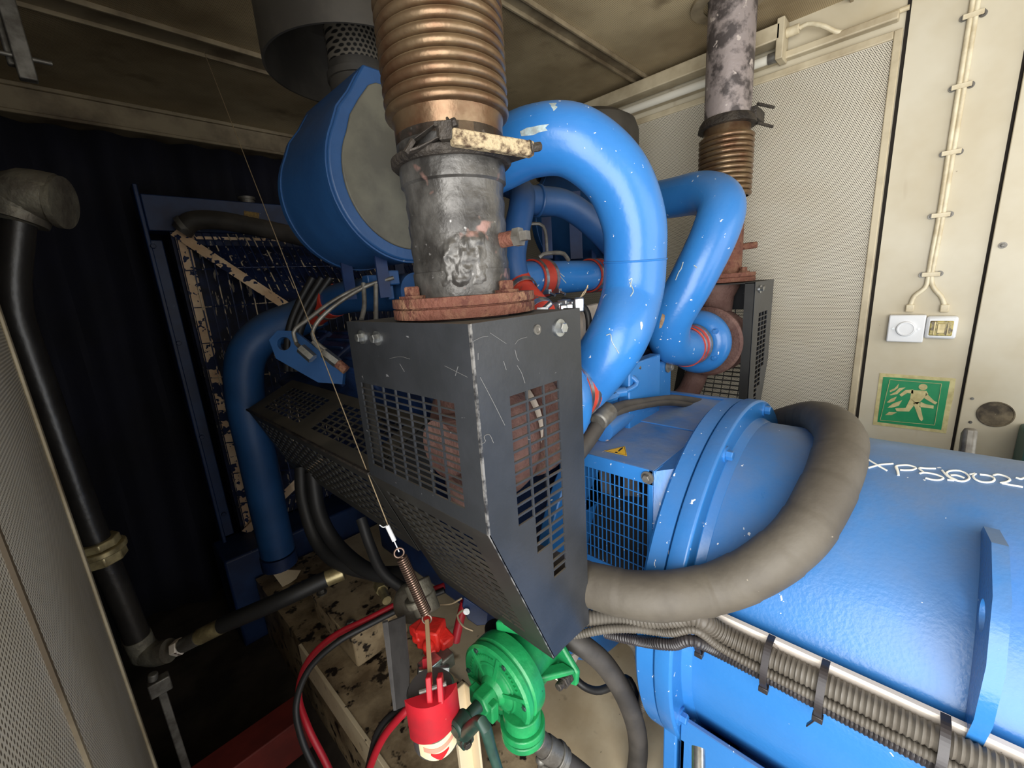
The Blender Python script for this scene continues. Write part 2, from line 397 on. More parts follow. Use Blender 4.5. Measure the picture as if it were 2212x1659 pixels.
# emergency exit sign
sg = thing('exit_sign', 'green emergency exit sign of a running figure and flames, on right wall below the switches', 'sign', at(1965, 927, X=XP))
obj('backing_plate', wallpoly([z8(*p) for p in ((665, 1015), (1210, 1055), (1203, 1110), (1192, 1190), (1165, 1300), (1140, 1448), (900, 1418), (615, 1385), (630, 1270), (650, 1130))], XP - .002, .002), sign_pale, sg)
obj('green_field', wallpoly([z8(*p) for p in ((690, 1042), (1168, 1075), (1105, 1422), (648, 1365))], XP - .003, .0012), sign_green, sg)
fl = MB()
for poly in (((735, 1140), (770, 1125), (802, 1090), (795, 1122), (765, 1143), (738, 1152)),
             ((735, 1172), (780, 1148), (805, 1122), (850, 1118), (815, 1142), (790, 1166), (745, 1174)),
             ((715, 1225), (745, 1200), (787, 1183), (770, 1215), (735, 1228)),
             ((720, 1263), (760, 1233), (826, 1210), (800, 1250), (750, 1263)),
             ((703, 1316), (730, 1294), (787, 1297), (750, 1316))):
    fl.prism([at(*z8(*p), X=XP - .004) for p in poly], (.001, 0, 0))
obj('flames', fl, sign_pale, sg)
mn = MB()
hc = at(*z8(975, 1115), X=XP - .0042); yv = (at(*z8(1007, 1117), X=XP - .0042) - hc).length
mn.prism([hc + Vector((0, math.cos(a * PI / 8) * yv, math.sin(a * PI / 8) * yv)) for a in range(16)], (.001, 0, 0))
for poly in (((905, 1133), (850, 1136), (805, 1170), (820, 1184), (862, 1158), (905, 1162)),
             ((893, 1136), (1000, 1143), (1012, 1165), (960, 1215), (932, 1240), (882, 1200)),
             ((885, 1195), (850, 1265), (775, 1268), (785, 1288), (875, 1291), (925, 1228)),
             ((903, 1226), (948, 1345), (965, 1361), (976, 1345), (948, 1222)),
             ((995, 1155), (1055, 1215), (1078, 1225), (1062, 1241), (985, 1196)),
             ((958, 1222), (1000, 1240), (1052, 1248), (1050, 1270), (950, 1258))):
    mn.prism([at(*z8(*p), X=XP - .0042) for p in poly], (.001, 0, 0))
obj('running_figure', mn, sign_pale, sg)
bd = MB(); q = [at(*z8(*p), X=XP - .0041) for p in ((738, 1062), (1108, 1092), (1058, 1388), (668, 1352))]
for i in range(4): bd.bar(q[i], q[(i + 1) % 4], .0012, .0016, (1, 0, 0))
obj('border_line', bd, sign_pale, sg)
# round push switch
sw = thing('push_switch', 'square white wall plate with a big round push button', 'switch', at(1957, 738, X=XP))
P = [at(*p, X=XP - .03) for p in ((1921, 680), (2001, 684), (1990, 739), (1917, 737))]
cen = sum(P, Vector()) / 4; hw = (P[1] - P[0]).length / 2
obj('plate', MB().box(cen + Vector((.015, 0, 0)), (.03, 2 * hw, 2 * hw)), white_p, sw, bev=.004)
d = obj('button', MB().lathe([(.026, 0), (.026, .004), (.024, .007), (.021, .0075), (.0205, .005), (0.001, .0052)], cen, (-1, 0, 0), 40), white_p, sw)
sc = MB()
for s in (-1, 1): sc.cyl(cen + Vector((0, s * .033, 0)), cen + Vector((-.002, s * .033, 0)), .0035)
obj('screw', sc, zinc, sw)
# rocker switch in a weatherproof box
sb = thing('light_switch', 'smaller cream switch box with stained yellow rocker cover, beside the round push button', 'switch', at(2033, 738, X=XP))
c2 = at(2033, 708, X=XP - .03)
obj('box', MB().box(c2 + Vector((.015, 0, 0)), (.03, .076, .076)), white_p, sb, bev=.008)
obj('cover', MB().box(c2 + Vector((0, 0, -.002)), (.006, .056, .050)), lens_y, sb, bev=.006)
rk = MB()
for s in (-1, 1): rk.box(c2 + Vector((-.004, s * .016, -.002)), (.003, .004, .046))
rk.box(c2 + Vector((-.004, 0, -.002)), (.004, .018, .032)); obj('rocker', rk, brass, sb, bev=.001)
# conduits
def wall_tube(px, r, off): return [at(a, b, X=XP - off) for a, b in px]
c_l = [(2102, 0), (2078, 150), (2054, 300), (2028, 470), (2011, 560), (2005, 600), (1998, 622), (1975, 640), (1966, 662)]
c_r = [(2113, 0), (2089, 150), (2064, 300), (2036, 470), (2019, 560), (2012, 600), (2017, 622), (2034, 642), (2041, 662)]
for px, end, lab in ((c_l, P, 'left cream conduit running down the wall to the round push button'), (c_r, None, 'right cream conduit running down the wall to the yellowed light switch')):
    t_ = thing('wall_conduit', lab, 'conduit', at(*px[-1], X=XP), 'cream conduits on the right wall')
    pts = wall_tube(px, .007, .010); pts = [pts[0] + (pts[0] - pts[1]).normalized() * .12] + pts
    obj('tube', MB().sweep(pts, .0065, 12), cream_p, t_)
    e = pts[-1]; obj('gland', MB().box(e + Vector((0, 0, -.006)), (.02, .022, .026)), cream_p, t_, bev=.003)
cl = None
for i, (a, b, c, d_) in enumerate(((2081, 41, 2124, 30), (2057, 193, 2097, 184), (2037, 334, 2073, 328), (2012, 468, 2052, 463), (1992, 594, 2030, 591))):
    p0, p1 = at(a, b, X=XP), at(c, d_, X=XP)
    r = thing('conduit_clip', ['topmost', 'second from top', 'middle', 'fourth from top', 'lowest'][i] + ' metal saddle clip holding the two cream conduits to the wall', 'clip', (p0 + p1) / 2, 'saddle clips on the cream conduits')
    mid = (p0 + p1) / 2; obj('strap', MB().box(mid + Vector((-.0175, 0, 0)), (.003, .044, .014)), cream_p, r, bev=.001)
    for s, pp in ((-1, p1), (1, p0)):
        st = MB().lathe([(.004, -.002), (.009, -.002), (.009, .002), (.004, .002), (.004, -.002)], pp + Vector((-.004, 0, 0)), (1, 0, 0), 20, False)
        st.box(mid + Vector((-.009, s * .0225, 0)), (.017, .003, .010)); obj('screw_eye', st, steel, r)
# lamp batten at the top of the right wall
lp = thing('lamp_batten', 'cream fluorescent lamp batten with bare tube along top of right wall', 'lamp', at(1550, 150, X=XW))
a, b = at(1330, 215, X=2.0), at(1690, 78, X=2.0); zl = (a.z + b.z) / 2
obj('body', MB().span((1.965, b.y, zl - .022), (2.035, a.y + .5, zl + .03)), trimm, lp, bev=.004)
obj('bracket', MB().span((1.965, b.y - .012, zl - .085), (2.04, b.y + .012, zl + .045)), trimm, lp, bev=.003)
obj('lamp_tube', MB().cyl((1.995, b.y + .035, zl - .066), (1.995, a.y + .5, zl - .066), .0155), tube_w, lp)
obj('tube_holder', MB().cyl((1.995, b.y + .012, zl - .066), (1.995, b.y + .04, zl - .066), .018), steel, lp)
g0 = Vector((2.0, b.y - .012, zl)); obj('gland', MB().cyl(g0, g0 + Vector((0, -.04, 0)), .016), cream_p, lp, bev=.002)
obj('cable', MB().sweep([g0 + Vector((0, -.04, 0)), at(1745, 52, X=2.0), at(1775, 55, X=2.0), at(1812, 70, X=2.02), at(1845, 63, X=2.04), at(1900, 40, X=2.04), at(1965, 15, X=2.04)], .0075, 12), cream_p, lp)
# round hole with ragged edge in the door sheet
hp = at(2150, 895, X=XW - .018)
ho = MB().lathe([(.001, -.003), (.001, .0015), (.038, .0015), (.040, .003), (.043, .003), (.043, -.003)], hp, (-1, 0, 0), 36)
tag(obj('blanking_disc', ho, hole_dark), 'dirty round blanked hole in the pale door sheet, right of the exit sign', 'hole cover')
for i, (a, b, lab) in enumerate(((2166, 530, 'small bolt head in the pale door sheet right of the wall conduits'), (2096, 912, 'tiny rivet beside the round hole, lower of two'), (2100, 861, 'tiny rivet above and left of the round hole, upper of two'))):
    q = at(a, b, X=XW - .018); obj('rivet', MB().bolt(q, (-1, 0, 0), .006 if i == 0 else .003, True, .003), steel, door)
tb = at(2204, 955, X=1.95); tag(obj('cabinet', MB().span((1.87, -.62, .0), (2.02, tb.y, tb.z + .045)), teal, bev=.01), 'sliver of a teal cabinet at far right edge behind the alternator', 'cabinet')

# strap hanging from the ceiling top left
hs = thing('ceiling_hanger', 'grey steel strap hanger dropping from ceiling at top left corner', 'hanger', at(75, 175, Y=1.6))
q = at(66, 175, Y=1.6); obj('strap', MB().span((q.x - .018, 1.59, q.z), (q.x + .014, 1.615, ZC - .002)), steel, hs, bev=.003)
q = at(30, 140, Y=1.62); obj('rod', MB().span((q.x - .010, 1.62, q.z), (q.x + .010, 1.64, ZC - .002)), steel, hs, bev=.004)
q = at(80, 150, Y=1.6); obj('cross_pin', MB().cyl((q.x - .07, 1.6, q.z + .02), (q.x + .03, 1.6, q.z + .02), .005), steel, hs)

# ================================================================== base frame
bf = thing('base_frame', 'cream painted skid base frame under the engine, oily on top', 'frame', (AX, 1.0, 0))
obj('side_rail', MB().span((.335, -1.2, .305), (.62, 2.06, .32)).span((.335, -1.2, .0), (.35, 2.06, .31)), rail_m, bf)
obj('rail_lip', MB().span((.322, .60, .22), (.3345, 1.5, .328)), deck_m, bf, 'cleaner cream edge of the rail', bev=.002)
obj('deck_plate', MB().span((.62, -1.2, .285), (1.85, 2.06, .30)), deck_m, bf)
obj('bund_side', MB().span((.36, -1.2, 0), (1.85, 2.06, .27)), deck_m, bf)
tag(obj('pump_post', MB().span((.402, .643, .32), (.442, .655, .69)).span((.436, .613, .32), (.442, .655, .69)), deck_m, bev=.002), 'pale cream upright post standing between red weight and green hand pump', 'post')
rb = MB().box((.03, 1.415, .10), (.48, .11, .14)); tag(obj('red_beam', rb, red_beam_m, bev=.004), 'red painted steel beam lying on floor at bottom left', 'beam')

# ================================================================== exhausts
def exhaust(flip):
    X, Y = .459, .548; zf = 1.509
    L = ('rust flanged exhaust pipe with coppery bellows, nearest, in front of blue pipes', 'farther exhaust pipe with mottled upper pipe, beside the right wall')[flip]
    r = thing('exhaust_pipe', L, 'exhaust pipe', (2 * AX - X if flip else X, Y, zf), 'exhaust pipes rising to the ceiling')
    def O(name, mb, m, label=None, bev=0, par=None): return obj(name, mb, m, par or r, label, bev, flip)
    R = .0775
    O('flange', MB().lathe([(.05, 0), (.116, 0), (.116, .0145), (.112, .0155), (.112, .0165), (.116, .0175), (.116, .031), (.06, .031)], (X, Y, zf), (0, 0, 1), 48), rust, 'rusty flange', .0015)
    bl = MB().bolt((X - .092, Y + .012, zf + .031), (0, 0, 1), .0125); bo = O('flange_bolt', bl, rust)
    copies(bo, [(.084 * math.cos(a) + .092, .084 * math.sin(a) - .012, 0) if not flip else (-.084 * math.cos(a) - .092, .084 * math.sin(a) - .012, 0) for a in (.4, 1.9, 4.9)])
    if not flip:
        prof = [(R, 0), (R + .001, .04)] + [(R - .001 + .0012 * math.sin(i * 2.1), .04 + i * .01) for i in range(12)] + [(R, .165), (R + .004, .168), (R + .004, .235), (R + .002, .24)]
        O('lower_pipe', MB().lathe(prof, (X, Y, zf + .028), (0, 0, 1), 48, False), sooty)
        zb, ze, rb_, pitch, zend = 1.795, 2.06, .0925, .0152, ZC
        O('pipe_neck', MB().lathe([(R - .001, 1.735), (R + .001, 1.752), (R + .004, 1.760), (R + .004, 1.786), (.083, 1.790), (.084, 1.798)], (X, Y, 0), (0, 0, 1), 48, False), bronze)
    else:
        R = .070
        O('lower_pipe', MB().lathe([(R, 0), (R, .40)], (X, Y, zf + .028), (0, 0, 1), 40, False), rust)
        zb, ze, rb_, pitch, zend = 1.80, 1.985, .088, .0165, ZC
        O('pipe_neck', MB().lathe([(.080, 1.99), (.074, 2.0), (.074, 2.05)], (X, Y, 0), (0, 0, 1), 40, False), bronze)
        O('upper_pipe', MB().lathe([(.073, 2.03), (.073, ZC - .001)], (X, Y, 0), (0, 0, 1), 40, False), mottled)
        O('ceiling_collar', MB().lathe([(.075, ZC - .012), (.115, ZC - .012), (.115, ZC - .001)], (X - .02, Y + .02, 0), (0, 0, 1), 40, False), trim_dark)
    prof = []; z = zb + (.0 if not flip else 0); d = .0105 if not flip else .010
    while z < ze:
        for u in range(12): prof.append((rb_ - d * (1 - math.sqrt(max(0, 1 - (u / 6 - 1) ** 2)) ** .8), z + pitch * u / 12))
        z += pitch
    if not flip: prof += [(rb_ - .009, z), (rb_ - .009, z + .012), (rb_ - .009, ZC - .002)]
    O('bellows', MB().lathe(prof, (X, Y, 0), (0, 0, 1), 64, False), bronze)
    # clamp
    if not flip:
        ez = 1.742
        O('clamp_ring', MB().lathe([(R + .002, ez - .012), (.088, ez - .012), (.092, ez - .008), (.092, ez + .000), (.086, ez + .004), (R - .004, ez + .004)], (X, Y, 0), (0, 0, 1), 48, False), clampm)
        a0, a1 = at(975, 296, t=.548), at(1150, 324, t=.60)
        O('clamp_bar', MB().bar(a0, a1, .016, .020), clamp_cream, bev=.003)
        hb = MB().prism([at(1040, 330, t=.585), at(1150, 337, t=.605), at(1085, 358, t=.66), at(1060, 345, t=.64)], (.012, .012, .008)); O('clamp_gusset', hb, clampm)
        bt = MB().bolt(at(1143, 320, t=.595), at(1170, 316, t=.60) - at(1143, 320, t=.595), .0065, True, .016); O('clamp_bolt', bt, clampm)
        ch = [at(*p, t=.555) for p in ((872, 322), (962, 268), (985, 288), (983, 300), (960, 318), (874, 336))]
        f4 = [at(*p, t=.555) for p in ((876, 330), (893, 302), (938, 270), (948, 268), (950, 296), (900, 322))]
        hk = MB(); w = (.020, .024, .0)
        for i, j in ((0, 1), (2, 3), (3, 4)): hk.bar(f4[i], f4[j], .006, .006, (1, 0, 0)); 
        for i, j in ((0, 1), (1, 2), (3, 4), (4, 5), (5, 0)):
            hk.prism([f4[i], f4[j], f4[j] + Vector(w), f4[i] + Vector(w)], (.003, -.003, .004))
        hk.box(at(966, 285, t=.553), (.018, .018, .022), Matrix.Rotation(.6, 3, 'Z')); hk.bolt(at(970, 270, t=.553), at(985, 262, t=.55) - at(968, 270, t=.553), .006, True, .009)
        O('clamp_bracket', hk, clampm, bev=.001)
        # nipple and square plug
        p0, p1 = at(1060, 524, t=.655), at(1120, 512, t=.63)
        base = p0 + (p0 - p1) * .3; dv = (p1 - p0).normalized()
        O('plug_boss', MB().lathe([(.020, 0), (.017, .012), (.012, .02)], base, dv, 24), rust)
        pn = O('plug_nipple', MB().cyl(base + dv * .01, p1 - dv * .004, .0115), rust); 
        O('square_plug', MB().cyl(p1 - dv * .006, p1 + dv * .005, .0145, n=6).bar(p1, p1 + dv * .017, .013, .013), steel, par=pn)
        # rough weld patch
        from mathutils import noise
        wp = MB(); na, nz_ = 40, 34; vs = []
        for i in range(na + 1):
            for j in range(nz_ + 1):
                u, w_ = i / na, j / nz_; a = math.radians(203 + 58 * u); z = 1.548 + .082 * w_
                edge = min(u, 1 - u, w_, 1 - w_) * 5; edge = min(1, edge + .25 * noise.noise(Vector((u * 9, w_ * 9, 1))))
                hgt = .0032 + .005 * noise.noise(Vector((u * 5, w_ * 4, 3))) + .003 * noise.noise(Vector((u * 13, w_ * 10, 5)))
                q = R - .0015 + max(0, edge) * max(.0018, hgt + .001) if edge > 0 else R - .0015
                vs.append((X + q * math.cos(a), Y + q * math.sin(a), z))
        wp.add(vs, [(i * (nz_ + 1) + j, (i + 1) * (nz_ + 1) + j, (i + 1) * (nz_ + 1) + j + 1, i * (nz_ + 1) + j + 1) for i in range(na) for j in range(nz_)])
        O('weld_patch', wp, sooty)
    else:
        ez = 2.055
        O('clamp_ring', MB().lathe([(.074, ez - .03), (.092, ez - .03), (.088, ez - .012), (.080, ez), (.074, ez)], (X, Y, 0), (0, 0, 1), 40, False), clampm)
        ck = MB().box((X - .05, Y - .075, ez), (.10, .03, .035)); O('clamp_bracket', ck, clampm, bev=.003)
        bt = MB()
        for s in (-1, 1): bt.cyl((X - .03, Y - .085, ez + s * .028), (X - .12, Y - .11, ez + s * .030), .005)
        O('clamp_bolt', bt, clampm)
        O('plug_nipple', MB().cyl((X - .06, Y - .03, 1.63), (X - .10, Y - .09, 1.635), .012), rust)
for fl_ in (0, 1): exhaust(fl_)

# ================================================================== turbochargers
def turbo(flip):
    Y, Z = .55, 1.312
    L = ('near turbocharger behind mesh guard, brown turbine inside and blue compressor showing at its right', 'far turbocharger by the right wall, blue compressor and browned turbine in view')[flip]
    r = thing('turbocharger', L, 'turbocharger', (2 * AX - .58 if flip else .58, Y, Z - .12), 'turbochargers')
    def O(name, mb, m, label=None, bev=0): return obj(name, mb, m, r, label, bev, flip)
    O('compressor_cover', MB().torus((.655, Y, Z), (1, 0, 0), .070, .041, 48, 20).lathe([(.07, .62), (.078, .66), (.062, .69), (.062, .715)], (0, Y, Z), (1, 0, 0), 40), blue)
    bs = O('cover_bolt', MB().bolt((.692, Y - .070, Z + .045), (1, 0, 0), .007), blue)
    copies(bs, [(0, .14, 0), (0, 0, -.09), (0, .14, -.09)])
    O('inlet_flange', MB().lathe([(.058, .705), (.070, .705), (.070, .717), (.058, .717)], (0, Y, Z), (1, 0, 0), 36), steel)
    O('turbine_housing', MB().torus((.475, Y, Z - .02), (1, 0, 0), .066, .056, 40, 18).lathe([(.05, .38), (.052, .44), (.06, .46), (.06, .56)], (0, Y, Z - .02), (1, 0, 0), 32)
      .lathe([(.055, 0), (.062, .08), (.080, .115), (.080, .13)], (.459, Y + .01, 1.375), (0, 0, 1), 36), turbine)
    O('turbine_backplate', MB().lathe([(.05, .555), (.118, .555), (.126, .562), (.126, .578), (.118, .585), (.05, .585)], (0, Y, Z - .01), (1, 0, 0), 44), turbine)
    O('turbine_inlet', MB().sweep([(.475, Y + .05, Z - .06), (.475, Y + .06, Z - .14), (.52, Y + .09, Z - .24), (.62, Y + .14, Z - .27)], .042, 20), turbine)
    O('bearing_housing', MB().cyl((.53, Y, Z), (.63, Y, Z), .05), turbine)
    O('heat_band', MB().ring((.535, Y, Z - .01), (1, 0, 0), .082, .016, .006), heat_white)
    if flip: return
    rod = MB().bar((.57, Y - .115, Z + .07), (.57, Y - .12, Z - .06), .012, .012); O('actuator_rod', rod, blue)
for fl_ in (0, 1): turbo(fl_)

# ================================================================== perforated guards round the turbochargers
def slots(a0, b0, a1, b1, nx, ny, fx=.92, fy=.83):
    out = []; dx = (a1 - a0) / nx; dy = (b1 - b0) / ny
    for i in range(nx):
        for j in range(ny):
            x, y = a0 + (i + .5) * dx, b0 + (j + .5) * dy; w, h = abs(dx) * fx / 2, abs(dy) * fy / 2
            out.append([(x - w, y - h), (x + w, y - h), (x + w, y + h), (x - w, y + h)])
    return out
GX, GY, GY2, GX2, GT, GM, GB, GXB = .34, .40, .735, .575, 1.507, 1.212, .905, .464
def guard(flip):
    L = ('big black mesh guard box below the nearest exhaust flange, scratched', 'far black mesh guard beside the perforated right wall')[flip]
    r = thing('turbo_guard', L, 'guard', (2 * AX - .45 if flip else .45, .55, GB), 'black turbo guards')
    def O(name, mb, m, label=None, bev=0, par=None): return obj(name, mb, m, par or r, label, bev, flip)
    th = .003
    a, b, c, d = [at(*p, X=GX) for p in ((781, 828), (990, 866), (808, 1012), (1000, 1085))]
    ya, yb = (a.y + c.y) / 2, (b.y + d.y) / 2; z1, z0 = (a.z + b.z) / 2, (c.z + d.z) / 2
    side = MB().holed([(GY, GT), (GY2, GT), (GY2, GM), (GY, GM)], slots(yb, z0, ya, z1, 7, 14), (GX, 0, 0), (0, 1, 0), (0, 0, 1), th)
    O('side_panel', side, black_steel)
    sl = Vector((GXB - GX, 0, GB - GM)); ll = sl.length
    low = MB().holed([(GY, 0), (GY2, 0), (GY2, ll), (GY, ll)], slots(GY + .05, .03, GY2 - .03, ll - .03, 8, 15, .92, .70), (GX, 0, GM), (0, 1, 0), sl, th)
    O('sloping_panel', low, black_dull)
    e = [at(*p, Y=GY) for p in ((1097, 850), (1206, 822), (1115, 1145), (1222, 1230), (1160, 1190))]
    x0, x1 = e[0].x, e[1].x; zt = (e[0].z + e[1].z) / 2
    w = (x1 - x0) / 3; hs_ = []; dz = .0172
    for i, zb_ in enumerate((e[2].z, e[4].z, e[3].z)):
        k = int(round((zt - zb_) / dz))
        hs_ += slots(x0 + i * w, zt - k * dz, x0 + (i + 1) * w, zt, 1, k, .91, .80)
    front = MB().holed([(GX, GT), (GX, GM), (GXB, GB), (GX2, GB - .01), (GX2, GT)], hs_, (0, GY, 0), (1, 0, 0), (0, 0, 1), th)
    O('front_panel', front, black_steel)
    O('corner_fold', MB().bar((GX, GY, GT), (GX, GY, GM), .0036, .0036).bar((GX, GY, GM), (GXB, GY, GB), .003, .003), worn_edge, 'rubbed bright corner edge')
    cut = [(.459 + .095 * math.cos(i * PI / 12), .548 + .095 * math.sin(i * PI / 12)) for i in range(24)]
    O('top_panel', MB().holed([(GX, GY), (GX2, GY), (GX2, GY2), (GX, GY2)], [cut], (0, 0, GT - .003), (1, 0, 0), (0, 1, 0), th), black_dull)
    O('bottom_panel', MB().span((GXB, GY, GB - .006), (GX2 - .01, GY2, GB - .003)), black_dull)
    O('rear_flange', MB().span((GX2 - .003, GY, GB), (GX2, GY + .03, GT)), black_dull); O('end_flange', MB().span((GX, GY2 - .003, GM), (GX + .03, GY2, GT)), black_dull)
    p1, p2 = at(785, 728, X=GX), at(818, 730, X=GX)
    for q in (p1, p2): O('guard_bolt', MB().bolt(q + Vector((-.0015, 0, 0)), (-1, 0, 0), .0075, True, .009), zinc)
    q = at(1206, 708, Y=GY); O('guard_bolt', MB().bolt(q + Vector((0, -.0015, 0)), (0, -1, 0), .0085, True, .009), zinc)
    q = at(1158, 712, Y=GY); O('weld_spot', MB().lathe([(.0075, 0), (.0075, .002), (.005, .002), (.004, .0005)], q + Vector((0, -.0015, 0)), (0, -1, 0), 20), steel)
for fl_ in (0, 1): guard(fl_)
# second guard along the exhaust manifold
mg = thing('manifold_guard', 'low sloping black mesh guard behind the big guard, left of it', 'guard', (.42, 1.15, 1.0))
Y0, Y1 = .75, 1.58; E0 = Vector((.345, 0, 1.207)); T0 = Vector((.50, 0, 1.275)); B0 = Vector((.43, 0, .985))
uu = T0 - E0
hl = slots(.80, .03, 1.12, uu.length - .03, 9, 7, .86, .72) + slots(1.20, .03, 1.50, uu.length - .03, 9, 7, .86, .72)
obj('roof_panel', MB().holed([(Y0, 0), (Y1, 0), (Y1, uu.length), (Y0, uu.length)], hl, E0, (0, 1, 0), uu, .003), black_dull, mg)
vv = B0 - E0
hl = slots(Y0 + .04, .03, Y1 - .05, vv.length - .03, 18, 9, .84, .66)
obj('side_panel', MB().holed([(Y0, 0), (Y1, 0), (Y1 - .03, vv.length), (Y0, vv.length)], hl, E0, (0, 1, 0), vv, .003), black_dull, mg)
obj('folded_edge', MB().bar(E0 + Vector((-.002, Y0, 0)), E0 + Vector((-.002, Y1, 0)), .006, .006), clampm, mg)
obj('end_panel', MB().prism([E0 + Vector((0, Y0, 0)), T0 + Vector((0, Y0, 0)), B0 + Vector((.06, Y0, 0)), B0 + Vector((0, Y0, 0))], (0, .003, 0)), black_dull, mg)
# ================================================================== air filters
def air_filter(flip):
    L = ('big blue air filter canister with black rain hat, behind the nearest exhaust', 'far blue air filter canister glimpsed under the blue pipes, black hat above')[flip]
    r = thing('air_filter', L, 'air filter', (2 * AX - .6 if flip else .6, 1.03, 1.6), 'air filters')
    def O(name, mb, m, label=None, bev=0): return obj(name, mb, m, r, label, bev, flip)
    x, z, R = .60, 1.80, .178
    def drop(R_, nk, top):                          # outline of the body: a drum that tapers up into its inlet neck
        q = [(R_ * math.cos(math.radians(d)), R_ * math.sin(math.radians(d))) for d in range(150, 392, 6)]
        e = q[-1]; up_ = [(e[0] * .90, e[1] + .035), (e[0] * .72, e[1] + .068), (nk + .018, e[1] + .10), (nk, top)]
        return q + up_ + [(-u, w_) for u, w_ in up_[::-1]]
    tp = .215 if not flip else .13
    def body(R_, nk, top, ya, yb): return MB().prism([(x + u, ya, z + w_) for u, w_ in drop(R_, nk, top)], (0, yb - ya, 0))
    O('canister', body(R, .072, tp, .885, 1.185), blue_shade, bev=.004)
    O('end_rim', body(R + .004, .074, tp - .004, .892, .905), blue_shade, bev=.001)
    O('seam_band', body(R + .003, .073, tp - .004, 1.155, 1.165), blue_shade, bev=.001)
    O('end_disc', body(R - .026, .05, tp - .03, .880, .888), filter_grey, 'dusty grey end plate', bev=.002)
    dz_ = 0 if not flip else -.10
    O('neck_pipe', MB().cyl((x, 1.03, z + .20 + dz_), (x, 1.03, z + .275 + dz_), .068, n=36).ring((x, 1.03, z + .25 + dz_), (0, 0, 1), .068, .014, .005, 36), hat_m)
    O('neck_screen', MB().cyl((x, 1.03, z + .275 + dz_), (x, 1.03, z + .40 + dz_), .066, n=36), hat_perf)
    h = z + .265 + dz_
    O('rain_hat', MB().lathe([(.198, h), (.203, h), (.203, h + .13), (.19, h + .165), (.15, h + .19), (.02, h + .20), (.02, h + .19), (.15, h + .175), (.185, h + .155), (.197, h + .12), (.198, h)], (x, 1.03, 0), (0, 0, 1), 64, False), hat_m)
    b = MB()
    
    for yy in (.94, 1.12):
        for dx, dz in ((-.06, -.03), (.10, 0)): O('support_strap', MB().box((x + dx, yy, z - R + dz), (.03, .006, .10)), navy)
for fl_ in (0, 1): air_filter(fl_)

# ================================================================== big blue intake pipes
ip = thing('intake_pipe', 'fat glossy blue pipe arching from the near turbocharger up behind nearest exhaust', 'pipe', (.85, .5, 1.3), 'blue intake pipes')
pts = [(.742, .55, 1.312), (.79, .54, 1.32), at(1330, 735, t=.91), at(1364, 640, t=.925), at(1371, 560, t=.91), at(1366, 470, t=.88), at(1325, 375, t=.85), at(1240, 308, t=.83), at(1150, 308, t=.85), at(1070, 345, t=.885), at(1010, 372, t=.915), (.69, .888, 1.815)]
obj('pipe', MB().sweep(pts, .0655, 40, 120), blue, ip)
sc_ = catmull(pts, 60); i = min(range(61), key=lambda k: (sc_[k] - at(1371, 562, t=.91)).length)
obj('weld_bead', MB().torus(sc_[i], sc_[i + 1] - sc_[i - 1], .0655, .0022, 48, 8), blue, ip)
obj('hose_joint', MB().ring((.745, .55, 1.312), (1, 0, 0), .0665, .05, .004, 40), red_hose, ip, 'red silicone hose joint')
k1 = MB()
for xx in (.731, .758): k1.ring((xx, .55, 1.312), (1, 0, 0), .0705, .010, .002, 40)
obj('hose_clamp', k1, zinc, ip)
ip2 = thing('intake_pipe', 'thinner looking blue pipe with sharp top bend, in front of the far exhaust', 'pipe', (1.3, .5, 1.3), 'blue intake pipes')
pts2 = [(1.425, .55, 1.312), (1.385, .548, 1.312), at(1447, 738, t=1.33), at(1449, 690, t=1.27), at(1495, 605, t=1.20), at(1545, 500, t=1.165), at(1556, 440, t=1.18), at(1515, 418, t=1.27), at(1440, 430, t=1.42), at(1370, 440, t=1.55), (1.56, .885, 1.81)]
obj('pipe', MB().sweep(pts2, lambda L: .0625, 36, 120), blue, ip2)
obj('hose_joint', MB().ring((1.42, .55, 1.312), (1, 0, 0), .0640, .055, .004, 40), red_hose, ip2, 'red silicone hose joint')
k1 = MB()
for xx in (1.402, 1.437): k1.ring((xx, .55, 1.312), (1, 0, 0), .0675, .010, .002, 40)
obj('hose_clamp', k1, zinc, ip2)

# ================================================================== charge air crossover and coolant pipes
cr = thing('crossover_pipe', 'horizontal blue crossover pipe with two red clamped hose joints, behind the arching pipe', 'pipe', (1.08, .76, 1.50))
YC, ZC2 = .76, 1.563
obj('pipe', MB().cyl((.74, YC, ZC2), (1.40, YC, ZC2), .046, n=36), blue, cr)
for xx in (.905, 1.178):
    j = obj('hose_joint', MB().ring((xx, YC, ZC2), (1, 0, 0), .0475, .062, .004, 40), red_hose, cr, 'red silicone hose joint')
    c_ = MB()
    for s in (-1, 1):
        c_.ring((xx + s * .022, YC, ZC2), (1, 0, 0), .0515, .010, .002, 40); c_.box((xx + s * .022, YC - .045, ZC2 - .036), (.012, .022, .012)).cyl((xx + s * .022, YC - .072, ZC2 - .046), (xx + s * .022, YC - .03, ZC2 - .028), .004)
    obj('hose_clamp', c_, zinc, j)
tw = [at(1270, 618, t=1.17), at(1262, 632, t=1.17), at(1255, 640, t=1.17), at(1246, 652, t=1.17)]
t1 = MB()
for ph in (0, PI): t1.sweep([p + Vector((.003 * math.sin(i * 2 + ph), 0, .003 * math.cos(i * 2 + ph))) for i, p in enumerate(tw)], .0018, 8)
t1.sweep([tw[-1], at(1260, 660, t=1.17)], .0018, 8)
tag(obj('tie_wire', t1, wire_m), 'twisted pale tie wire hanging under the right red hose joint of crossover pipe', 'wire')
hp_ = thing('coolant_pipe', 'pale blue upright coolant pipe with red clamped hose at foot, right of nearest exhaust', 'pipe', at(1120, 640, t=.97))
obj('pipe', MB().sweep([at(1120, 625, t=.98), at(1108, 560, t=.98), at(1116, 500, t=.99), at(1128, 440, t=1.0), at(1122, 410, t=1.03), at(1080, 395, t=1.08), at(1020, 400, t=1.12)], .031, 28), blue_shade, hp_)
